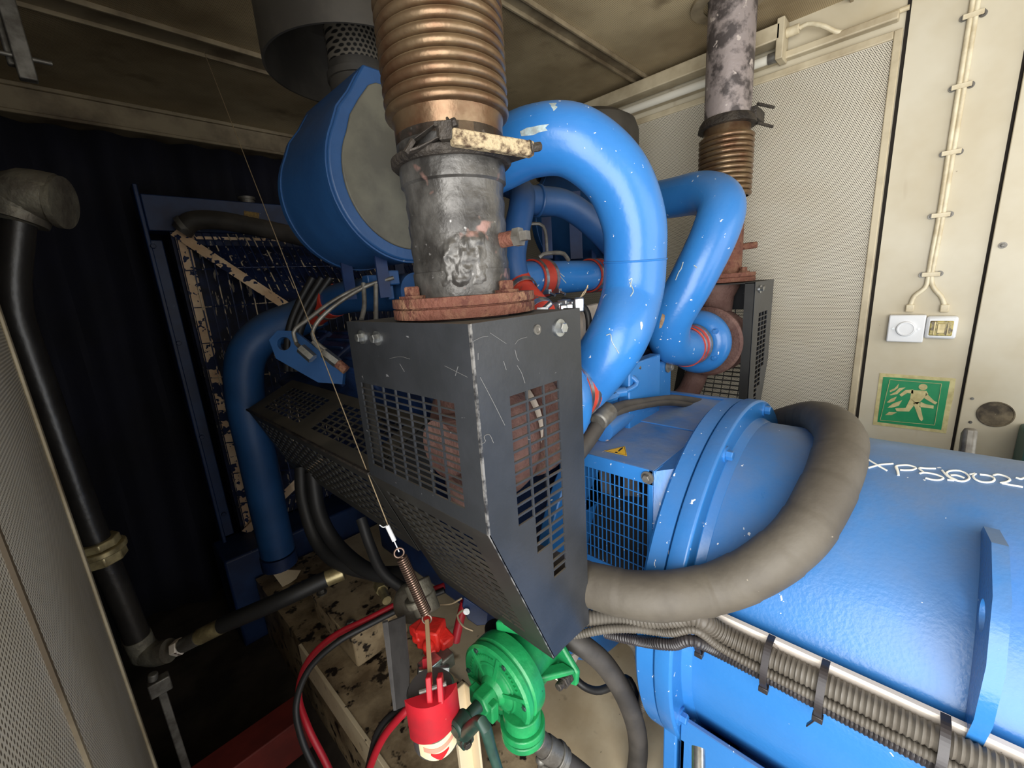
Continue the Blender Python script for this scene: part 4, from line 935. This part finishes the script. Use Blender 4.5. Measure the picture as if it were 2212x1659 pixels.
for i in range(6):
    a = i * PI / 3 + .3; cv_.bar(pp(a, Rp * .30, .015), pp(a, Rp * .92, .009), .007, .008, uz)
for i in range(44):                                  # worn raised casting marks round the rim
    a = .5 + i * .12
    if i % 9 != 8: cv_.box(pp(a, Rp * .76, .0105), (.003, .005, .005))
obj('cover', cv_, green_paint, hpump, 'round ribbed pump cover')
cb_ = obj('cover_bolt', MB().bolt(pp(.1, Rp * .88, .010), d_, .0055, False, .004), green_dark, hpump)
copies(cb_, [pp(.1 + k * PI / 3, Rp * .88, .010) - pp(.1, Rp * .88, .010) for k in range(1, 6)])
fo = MB()
xb_ = pc.x + .115
fo.prism([(xb_, pc.y + .04, pc.z + .085), (xb_, pc.y - .05, pc.z + .06), (xb_, pc.y - .105, pc.z + .0), (xb_, pc.y - .10, pc.z - .035), (xb_, pc.y - .06, pc.z - .05), (xb_, pc.y + .06, pc.z - .06), (xb_, pc.y + .07, pc.z + .06)], (.012, 0, 0))
fo.prism([(xb_, pc.y - .10, pc.z - .005), (xb_, pc.y - .10, pc.z + .008), (xb_ - .075, pc.y - .055, pc.z + .015), (xb_ - .075, pc.y - .055, pc.z + .0)], (0, .03, 0))
fo.prism([(xb_ - .085, pc.y + .03, pc.z + .082), (xb_ - .05, pc.y - .035, pc.z + .078), (xb_ + .0, pc.y - .04, pc.z + .075), (xb_ - .0, pc.y + .04, pc.z + .085)], (.0, .0, .022))
obj('mounting_foot', fo, green_paint, hpump, bev=.004)
o1 = at(1128, 1548, t=.80); obj('outlet_flange', MB().cyl(o1 - Vector((0, 0, -.02)), o1 - Vector((0, 0, .008)), .036, n=32).cyl(o1 - Vector((0, 0, .008)), o1 - Vector((0, 0, .022)), .043, n=32).cyl(o1 - Vector((0, 0, .026)), o1 - Vector((0, 0, .040)), .042, n=32), green_paint, hpump, bev=.002)
fp_ = Vector((xb_, pc.y - .083, pc.z - .018)); obj('foot_bolt', MB().cyl(fp_, fp_ + Vector((-.022, 0, 0)), .014, n=6).cyl(fp_, fp_ + Vector((-.036, 0, 0)), .008, n=12), clampm, hpump, bev=.002)
ie = at(1072, 1352, t=.93); obj('inlet_elbow', MB().cyl(ie, ie + Vector((-.004, .0, -.05)), .026, n=16), black_rub, hpump, bev=.003)
obj('gland', MB().cyl(pc + uz * .02, pc + uz * .055, .024, n=6).bar(pc + uz * .04 + Vector((0, .034, -.006)), pc + uz * .04 + Vector((0, -.03, -.010)), .040, .018, uz), green_paint, hpump, bev=.003)
g1 = pc + uz * .05; g2 = pc + uz * .115
obj('pump_shaft', MB().cyl(g1, g2, .0115, n=16), green_dark, hpump)
hb_ = pc + uz * .098
obj('handle_boss', MB().cyl(hb_ - uz * .016, hb_ + uz * .016, .019, n=20).box(hb_ + Vector((0, -.006, -.022)), (.026, .022, .030)), green_dark, hpump, bev=.004)
h_t = hb_.x / ray(1030, 1512).x
obj('handle', MB().sweep([hb_ + Vector((0, -.004, -.02)), at(1040, 1560, t=.655), at(1062, 1620, t=.665), at(1085, 1690, t=.675)], lambda L: .0125 - .02 * L, 14), green_dark, hpump, 'dark green long lever handle')
obj('handle_nut', MB().bolt(hb_ + Vector((-.004, -.014, -.022)), (-.3, -1, -.1), .0075, True, .008), clampm, hpump)
# cream pump bracket behind
pb = thing('pump_bracket', 'pale cream folded bracket plate behind the green hand pump', 'bracket', at(1200, 1475, t=.9))
obj('plate', MB().prism([at(*p, t=q) for p, q in (((1150, 1405), .90), (1195, 1400) and ((1204, 1420), .88), ((1217, 1432), .87), ((1217, 1478), .88), ((1190, 1462), .90))], (.004, .003, 0)), white_met, pb)
obj('side_leg', MB().prism([at(*p, t=q) for p, q in (((1217, 1432), .87), ((1256, 1402), .98), ((1250, 1420), .98), ((1219, 1478), .88))], (.004, .004, 0)), white_met, pb)
# ================================================================== wire, spring and the fire valve
wr = thing('spring_wire', 'thin pale wire rope ending in a coil spring, crossing in front of the black guards', 'wire', at(925, 1338, t=.80))
w1 = at(852, 1170, t=.785); w0 = at(440, 110, Z=ZC)
obj('wire_rope', MB().sweep([w0, w0.lerp(w1, .5), w1], .0011, 8, 12), wire_m, wr)
obj('crimp', MB().cyl(at(836, 1135, t=.783), at(852, 1168, t=.785), .0042, n=12).sweep([at(836, 1135, t=.783), at(828, 1139, t=.78), at(820, 1134, t=.78)], .0009, 6).sweep([w1, at(862, 1192, t=.787)], .0011, 6), white_p, wr)
s0, s1 = at(868, 1205, t=.788), at(921, 1325, t=.80); ax = (s1 - s0); xx_, yy_, zz_ = frame(ax); turns = 27
co = [s0 + ax * (i / (turns * 12)) + (xx_ * math.cos(2 * PI * i / 12) + yy_ * math.sin(2 * PI * i / 12)) * .0092 for i in range(turns * 12 + 1)]
spb = MB()
T_ = co; n_ = 8; vs = []; fs = []
for i, p in enumerate(T_):
    tdir = (T_[min(i + 1, len(T_) - 1)] - T_[max(i - 1, 0)]).normalized(); rad = (p - (s0 + ax * (i / (turns * 12)))).normalized(); oth = tdir.cross(rad)
    for j in range(n_):
        a = 2 * PI * j / n_; vs.append(p + (rad * math.cos(a) + oth * math.sin(a)) * .0019)
for i in range(len(T_) - 1):
    for j in range(n_): fs.append((i * n_ + j, i * n_ + (j + 1) % n_, (i + 1) * n_ + (j + 1) % n_, (i + 1) * n_ + j))
spb.add(vs, fs); obj('coil_spring', spb, spring_m, wr)
obj('spring_eye', MB().torus(at(862, 1194, t=.787), FWD * -1 + RIGHT * .4, .0088, .0019, 28, 10).torus(at(922, 1337, t=.80), FWD * -1, .0085, .0019, 28, 10), spring_m, wr)
obj('link_bar', MB().bar(at(922, 1338, t=.795), at(931, 1492, t=.716), .0085, .003, FWD), link_m, wr, bev=.001)
fv = thing('fire_valve', 'bright red small valve body behind the link bar, above red weight', 'valve', at(928, 1410, t=.86))
vb_ = MB().box(at(932, 1368, t=.86), (.045, .05, .045), Matrix.Rotation(.5, 3, 'Z')).box(at(905, 1360, t=.86), (.03, .03, .022)).box(at(958, 1380, t=.86), (.03, .035, .03), Matrix.Rotation(.3, 3, 'X')).cyl(at(932, 1395, t=.85), at(932, 1412, t=.85), .016, n=10).cyl(at(898, 1378, t=.86), at(912, 1374, t=.85), .013, n=6).ball(at(925, 1396, t=.83), .012)
obj('body', vb_, red_bright, fv, bev=.004)
obj('stem_block', MB().box(at(930, 1440, t=.82), (.04, .03, .028)).cyl(at(902, 1452, t=.80), at(970, 1445, t=.82), .009, n=6).cyl(at(905, 1480, t=.79), at(965, 1470, t=.80), .0065, n=10), zinc, fv, bev=.002)
obj('stem_block', MB().box(at(960, 1425, t=.84), (.03, .03, .03)), steel, fv, bev=.003)
obj('rear_union', MB().cyl(at(900, 1255, t=.92), at(925, 1325, t=.90), .028, n=20).cyl(at(905, 1285, t=.91), at(911, 1300, t=.91), .034, n=20).ball(at(893, 1300, t=.96), .045), cast_grey, fv, bev=.003)
obj('lever_arm', MB().prism([at(*p, t=.80) for p in ((912, 1425), (922, 1422), (926, 1452), (914, 1455))], FWD * .008), red_paint, fv)
# the weight
wt_ = thing('lever_weight', 'red saddled grey cylinder weight with cream label, hanging below the link bar', 'weight', at(942, 1650, t=.755))
wc = at(941, 1565, t=.775); zr = at(941, 1656, t=.735).z; zt3 = at(938, 1497, t=.738).z
RW = .043
obj('cylinder', MB().lathe([(RW - .006, zr), (RW, zr + .005), (RW, zt3 - .01), (RW - .004, zt3 - .004)], (wc.x, wc.y, 0), (0, 0, 1), 40), grey_cyl, wt_)
view = Vector((-wc.x, -wc.y, 0)).normalized(); va = math.atan2(view.y, view.x)
def arc(a0_, a1_, R0, R1, z0f, z1f, n=24):          # a curved sheet on the cylinder, facing angles a0..a1
    b = MB(); vs = []; fs = []
    for i in range(n + 1):
        a = va + a0_ + (a1_ - a0_) * i / n
        for R_x, zf in ((R0, z0f), (R1, z0f), (R1, z1f), (R0, z1f)):
            vs.append((wc.x + R_x * math.cos(a), wc.y + R_x * math.sin(a), zf(i / n)))
    for i in range(n):
        for j in range(4): fs.append((i * 4 + j, i * 4 + (j + 1) % 4, (i + 1) * 4 + (j + 1) % 4, (i + 1) * 4 + j))
    fs += [(0, 1, 2, 3), (n * 4 + 3, n * 4 + 2, n * 4 + 1, n * 4)]
    return b.add(vs, fs)
zm0, zm1 = at(915, 1600, t=.735).z, at(990, 1570, t=.735).z
obj('saddle', arc(-1.15, 1.15, RW + .0005, RW + .007, lambda u: zm0 + (zm1 - zm0) * u + .0, lambda u: zt3 + .004)
    .prism([(wc.x + (RW + .007) * math.cos(va + a), wc.y + (RW + .007) * math.sin(va + a), zt3 + .002) for a in [-1.15 + 2.3 * i / 16 for i in range(17)]], (0, 0, .006))
    .prism([at(888, 1490, t=.775), at(900, 1520, t=.74), at(912, 1600, t=.735), at(896, 1560, t=.775)], FWD * .006), red_paint, wt_)
lg = MB()
for dx in (0, 24):
    lg.prism([at(*p, t=.712) for p in ((918 + dx, 1466), (930 + dx, 1464), (935 + dx, 1522), (922 + dx, 1526))], FWD * .016)
obj('lug', lg, red_paint, wt_, bev=.002)
obj('clevis_pin', MB().cyl(at(906, 1494, t=.715), at(964, 1476, t=.722), .0042, n=10), steel, wt_)
zl0, zl1 = at(945, 1646, t=.735).z, at(945, 1604, t=.735).z
obj('paper_label', arc(-.85, .85, RW, RW + .0008, lambda u: zl0 + .004 - .006 * math.sin(PI * u) , lambda u: zl1 + .004 + .012 * u - .006 * math.sin(PI * u)), cream_label, wt_)
zc3 = (zl0 + zl1) / 2
obj('label_print', arc(-.62, .66, RW + .0008, RW + .0014, lambda u: zc3 + .002 + .007 * u - .006 * math.sin(PI * u), lambda u: zc3 + .012 + .007 * u - .006 * math.sin(PI * u)), pink_ink, wt_)
obj('label_mark', arc(-.34, .40, RW + .0008, RW + .0016, lambda u: zc3 - .013 - .006 * math.sin(PI * u) + .014 * abs(u - .5) * 1.2, lambda u: zc3 - .001 - .003 * math.sin(PI * u)), red_ink, wt_)
# grey plate beside the weight
gp = thing('steel_plate', 'upright plain grey steel plate left of the red valve', 'plate', at(870, 1535, t=.85))
obj('plate', MB().prism([at(*p, t=q) for p, q in (((838, 1345), .90), ((874, 1331), .86), ((884, 1440), .80), ((884, 1522), .78), ((856, 1534), .82))], (.003, .003, 0)), plate_grey, gp)
obj('return_edge', MB().prism([at(*p, t=q) for p, q in (((826, 1347), .90), ((838, 1343), .90), ((858, 1534), .82), ((850, 1536), .82))], (.003, .006, 0)), plate_grey, gp)
# box with socket and nearby wiring under the guard
eb = thing('junction_box', 'small dark blue box with a screw under the black guard edge', 'box', at(1020, 1310, t=1.0))
obj('box', MB().prism([at(*p, t=1.02) for p in ((1002, 1290), (1055, 1325), (1052, 1350), (1030, 1352), (1010, 1338), (998, 1310))], FWD * .05), navy, eb, bev=.002)
obj('screw', MB().lathe([(.008, 0), (.008, .003), (.002, .003)], at(1008, 1320, t=1.015), -FWD, 16), zinc, eb)
tag(obj('yellow_wire', MB().sweep([at(950, 1306, t=1.0), at(975, 1304, t=1.0), at(998, 1292, t=1.0)], .0022, 8).sweep([at(1000, 1318, t=.99), at(988, 1330, t=.98), at(1000, 1352, t=.97), at(1022, 1362, t=.97)], .0026, 8), wire_m), 'thin pale loop of wire hanging by the dark blue box', 'wire')
tag(obj('red_lead', MB().sweep([at(1004, 1300, t=1.04), at(996, 1330, t=1.04), at(988, 1365, t=1.04), at(984, 1385, t=1.04)], .011, 12), red_cable), 'short thick red lead beside the small dark blue box', 'cable')
# ================================================================== battery cables
rcab = [(960, 1265, 1.15), (880, 1295, 1.14), (800, 1335, 1.12), (720, 1375, 1.10), (665, 1430, 1.08), (645, 1500, 1.06), (665, 1570, 1.03), (700, 1640, 1.02), (740, 1720, 1.0), (775, 1740, .98), (802, 1650, .93), (830, 1590, .91), (872, 1540, .89), (900, 1515, .9)]
bcab = [(960, 1275, 1.13), (880, 1308, 1.12), (800, 1348, 1.10), (728, 1388, 1.07), (668, 1445, 1.05), (640, 1520, 1.03), (650, 1590, 1.01), (680, 1659, 1.0), (730, 1740, .98), (770, 1760, .96), (800, 1640, .95), (815, 1585, .93), (840, 1550, .92), (880, 1525, .91)]
tag(obj('battery_cable', MB().sweep([at(a, b, t=c) for a, b, c in rcab], .0082, 14), red_cable), 'red battery cable looping over the base frame rail', 'cable', 'pair of battery cables')
tag(obj('battery_cable', MB().sweep([at(a, b, t=c) for a, b, c in bcab], .0078, 14), black_rub), 'black battery cable running beside the red one over the rail', 'cable', 'pair of battery cables')
# oily block on the rail (engine mount) and spill
mt = thing('engine_mount', 'oily brown engine mount block on the base frame rail', 'mount', (.5, 1.45, .32))
obj('block', MB().box((.52, 1.40, .39), (.20, .34, .12)), rail_m, mt, bev=.008)
obj('top_plate', MB().box((.52, 1.40, .455), (.22, .36, .012)), rail_m, mt, bev=.002)
mb_ = MB()
for y in (1.28, 1.52): mb_.bolt((.44, y, .461), (0, 0, 1), .012)
obj('mount_bolt', mb_, steel, mt)
obj('union', MB().cyl((.56, 1.24, .50), (.60, 1.40, .50), .016, n=16).cyl((.575, 1.30, .50), (.585, 1.34, .50), .022, n=6), brass, mt)
ft = MB().box((.42, 2.08, .42), (.22, .02, .22)); tag(obj('gusset_plate', MB().prism([at(582, 1230, Y=1.9), at(650, 1232, Y=1.9), at(640, 1250, Y=1.9), at(612, 1270, Y=1.9)], (0, .01, 0)), deck_m), 'small beige gusset plate below the foot of the blue bottom pipe', 'plate')
# ================================================================== filler pipe on the left, and its hose
lpipe = thing('filler_pipe', 'black upright filler pipe with grey elbow cap, standing at left beside the perforated sheet', 'pipe', at(330, 1410, t=1.27))
YL = 1.55
pv = [at(*p, Y=YL) for p in ((42, 470), (38, 500), (29, 604), (36, 680), (60, 754), (100, 866), (147, 1000), (203, 1155), (262, 1290), (300, 1385))]
obj('pipe', MB().sweep(pv, .0305, 28), black_pipe, lpipe)
e0 = at(48, 440, Y=YL)
obj('elbow_cap', MB().sweep([at(38, 478, Y=YL), e0, at(56, 424, Y=YL) + Vector((.0, -.01, 0)), at(88, 432, Y=YL) + Vector((.03, -.03, 0))], lambda L: .052 + .006 * math.sin(min(L * 20, 3)), 28).ball(e0 + Vector((0, 0, .005)), .060)
    .lathe([(.052, -.008), (.060, -.006), (.060, .008), (.05, .010)], at(92, 440, Y=YL) + Vector((.03, -.03, 0)), Vector((1, -.5, -.2)), 32), cast_grey, lpipe)
u_ = at(218, 1188, Y=YL); dv = (at(262, 1290, Y=YL) - at(203, 1155, Y=YL)).normalized()
obj('pipe_union', MB().cyl(u_ - dv * .032, u_ - dv * .010, .047, n=8).cyl(u_ - dv * .010, u_ + dv * .006, .056, n=28).cyl(u_ + dv * .006, u_ + dv * .034, .050, n=8), brass, lpipe, bev=.003)
obj('foot_elbow', MB().sweep([at(296, 1375, Y=YL), at(312, 1405, Y=YL), at(335, 1413, Y=YL - .03), at(365, 1405, Y=YL - .06)], .033, 24).ball(at(314, 1408, Y=YL), .036), cast_grey, lpipe)
fh = thing('filler_hose', 'black hose with silvery end fittings running from the pipe foot to the engine', 'hose', at(385, 1395, t=1.2))
ha = [at(365, 1405, t=1.24), at(392, 1396, t=1.22)]
obj('end_nut', MB().cyl(at(380, 1400, t=1.23), at(393, 1395, t=1.225), .024, n=6), white_met, fh, bev=.002)
obj('end_collar', MB().cyl(at(395, 1394, t=1.22), at(430, 1376, t=1.21), .021, n=12), steel, fh, bev=.002)
obj('end_ferrule', MB().cyl(at(430, 1376, t=1.21), at(486, 1348, t=1.20), .0225, n=24), brass, fh, bev=.002)
obj('hose', MB().sweep([at(480, 1350, t=1.20), at(540, 1325, t=1.19), at(620, 1290, t=1.2), at(705, 1250, t=1.24)], .0235, 20), black_rub, fh)
obj('far_ferrule', MB().cyl(at(702, 1252, t=1.24), at(742, 1236, t=1.26), .0225, n=24), brass, fh, bev=.002)
cbk = at(345, 1480, Y=1.45); tag(obj('pipe_clip', MB().box(cbk, (.05, .03, .045)).span((cbk.x - .01, cbk.y - .005, 0), (cbk.x + .01, cbk.y + .005, cbk.z)).cyl(at(330, 1455, Y=1.45), at(330, 1470, Y=1.45), .012), steel, bev=.003), 'small grey clip on the floor side below the pipe elbow', 'clip')
# dark hoses hanging below the sloping guards
for i, (q, r_, lab) in enumerate((([(650, 1010, 1.35), (655, 1080, 1.33), (685, 1170, 1.3), (740, 1220, 1.25), (860, 1250, 1.2)], .020, 'black hose hanging below the low guard, nearest the blue bottom pipe'),
                            ([(675, 1020, 1.33), (690, 1110, 1.31), (730, 1180, 1.28), (800, 1235, 1.2), (880, 1240, 1.15)], .022, 'thicker black hose below the low guard, right of its neighbour'),
                            ([(780, 1120, 1.15), (800, 1180, 1.13), (830, 1240, 1.1), (900, 1290, 1.08)], .014, 'thin black hose behind the coil spring'))):
    tag(obj('black_hose', MB().sweep([at(a, b, t=c) for a, b, c in q], r_, 16), black_rub), lab, 'hose', 'black hoses below the guards')

# ================================================================== scuffs and scratches that lie on the painted surfaces
from mathutils.bvhtree import BVHTree
bpy.context.view_layer.update()
pale_scuff = mat('bare_primer_scuff', (176, 196, 200), .6, var=((140, 150, 150), 60, .4, .6))
brown_scuff = mat('rust_bloom_scuff', (168, 140, 110), .7, var=((120, 96, 76), 60, .4, .6))
grey_scratch = mat('light_grey_scratch', (98, 98, 98), .6)
def finder(o):
    me = o.data; mw = o.matrix_world; t = BVHTree.FromPolygons([mw @ v.co for v in me.vertices], [list(p.vertices) for p in me.polygons])
    def f(px, py):
        q = t.ray_cast(EYE, ray(px, py).normalized()); return (q[0] - ray(px, py).normalized() * .0006) if q[0] else None
    return f
def kid(root, name): return [c for c in root.children if c.name.split('.')[0] == name][0]
def scratches(o, lines, m, r=.0007):
    f = finder(o)
    for ln in lines:
        P_ = [f(*p) for p in ln]
        if all(P_): obj('paint_scratch', MB().sweep(P_, r, 6, 14), m, o)
def patch(o, poly, m):
    f = finder(o); P_ = [f(*p) for p in poly]
    if all(P_):
        c = sum((Vector(p) for p in poly[0:0]), Vector((0, 0))); cx_ = sum(p[0] for p in poly) / len(poly); cy_ = sum(p[1] for p in poly) / len(poly)
        mid_ = f(cx_, cy_); ins = [f((p[0] + cx_) / 2, (p[1] + cy_) / 2) for p in poly]; n_ = len(poly)
        b = MB(); b.add(P_ + ins + [mid_], [(i, (i + 1) % n_, n_ + (i + 1) % n_, n_ + i) for i in range(n_)] + [(n_ + i, n_ + (i + 1) % n_, 2 * n_) for i in range(n_)])
        obj('paint_scuff', b, m, o)
def q6(l): return [(700 + a / 3.456, 560 + b / 3.456) for a, b in l]
def q7(l): return [(1200 + a / 3.318, 560 + b / 3.318) for a, b in l]
def q5(l): return [(1080 + a / 5.185, 380 + b / 5.185) for a, b in l]
p1_ = kid(ip, 'pipe')
patch(p1_, [(1123, 284), (1138, 276), (1150, 274), (1168, 270), (1186, 268), (1178, 276), (1183, 282), (1164, 286), (1152, 292), (1126, 294)], pale_scuff)
patch(p1_, [(1186, 223), (1202, 222), (1204, 232), (1196, 240), (1191, 231)], pale_scuff)
scratches(p1_, [q7([(365, 545), (395, 538), (405, 590), (455, 675)]), q7([(525, 150), (548, 140), (535, 200)]), [(1360, 610), (1368, 628), (1362, 640)]], pale_scuff, .0012)
p2_ = kid(ip2, 'pipe')
patch(p2_, q7([(765, 390), (785, 400), (780, 440), (760, 490), (742, 496), (748, 450)]), brown_scuff)
scratches(p2_, [q7([(915, 20), (900, 70), (885, 90), (860, 150)]), q7([(992, 45), (1005, 52), (1012, 62)])], pale_scuff, .0016)
scratches(kid(cr, 'pipe'), [q5([(640, 1070), (680, 1130), (740, 1200)]), q5([(570, 1085), (640, 1102)]), q5([(660, 1080), (720, 1130)])], pale_scuff, .0012)
g1_ = bpy.data.objects['turbo_guard']
scratches(kid(g1_, 'front_panel'), [q6(l) for l in ([(1115, 612), (1175, 582), (1225, 575)], [(1425, 635), (1455, 600), (1515, 580)], [(1425, 675), (1440, 735), (1455, 760)], [(1440, 790), (1475, 850), (1500, 925)], [(1150, 700), (1150, 750)],
    [(1165, 880), (1260, 1060), (1350, 1240)], [(1175, 1380), (1205, 1360), (1195, 1322), (1235, 1310), (1265, 1370)], [(1340, 760), (1360, 825)], [(1240, 550), (1360, 630)])], grey_scratch, .0005)
scratches(kid(g1_, 'side_panel'), [q6(l) for l in ([(900, 795), (1070, 880)], [(1000, 800), (980, 870)], [(490, 740), (570, 727), (640, 745)], [(565, 780), (600, 840)])], grey_scratch, .0004)
# ================================================================== light
def area(name, loc, rot, sx, sy, e, col=(1, 1, 1)):
    l = bpy.data.lights.new(name, 'AREA'); l.shape = 'RECTANGLE'; l.size = sx; l.size_y = sy; l.energy = e; l.color = col
    o = bpy.data.objects.new(name, l); C.objects.link(o); o.location = loc; o.rotation_euler = rot; return o
# daylight through the open doorway behind the photographer, and through the open end of the housing
area('daylight_door', (-.62, -.55, 1.2), (math.radians(90), 0, math.radians(-90 + 8)), 1.3, 2.1, 56, (1, .985, .95))
area('daylight_end', (.95, -1.72, 1.15), (math.radians(90), 0, math.radians(0)), 1.9, 2.1, 34, (.97, .985, 1))
w = bpy.data.worlds.new('sky'); bpy.context.scene.world = w; w.use_nodes = True
w.node_tree.nodes['Background'].inputs[0].default_value = (.95, .97, 1, 1); w.node_tree.nodes['Background'].inputs[1].default_value = 1.0
# ================================================================== camera
cd = bpy.data.cameras.new('camera'); cam = bpy.data.objects.new('camera', cd); C.objects.link(cam)
cd.sensor_width = 36; cd.lens = F / 2212 * 36; cd.clip_start = .02; cd.clip_end = 50
M3 = Matrix((RIGHT, -DOWN, -FWD)).transposed(); cam.matrix_world = Matrix.Translation(EYE) @ M3.to_4x4()
S = bpy.context.scene; S.camera = cam
S.view_settings.view_transform = 'Standard'; S.view_settings.look = 'None'; S.view_settings.gamma = 1; S.view_settings.exposure = 0.24
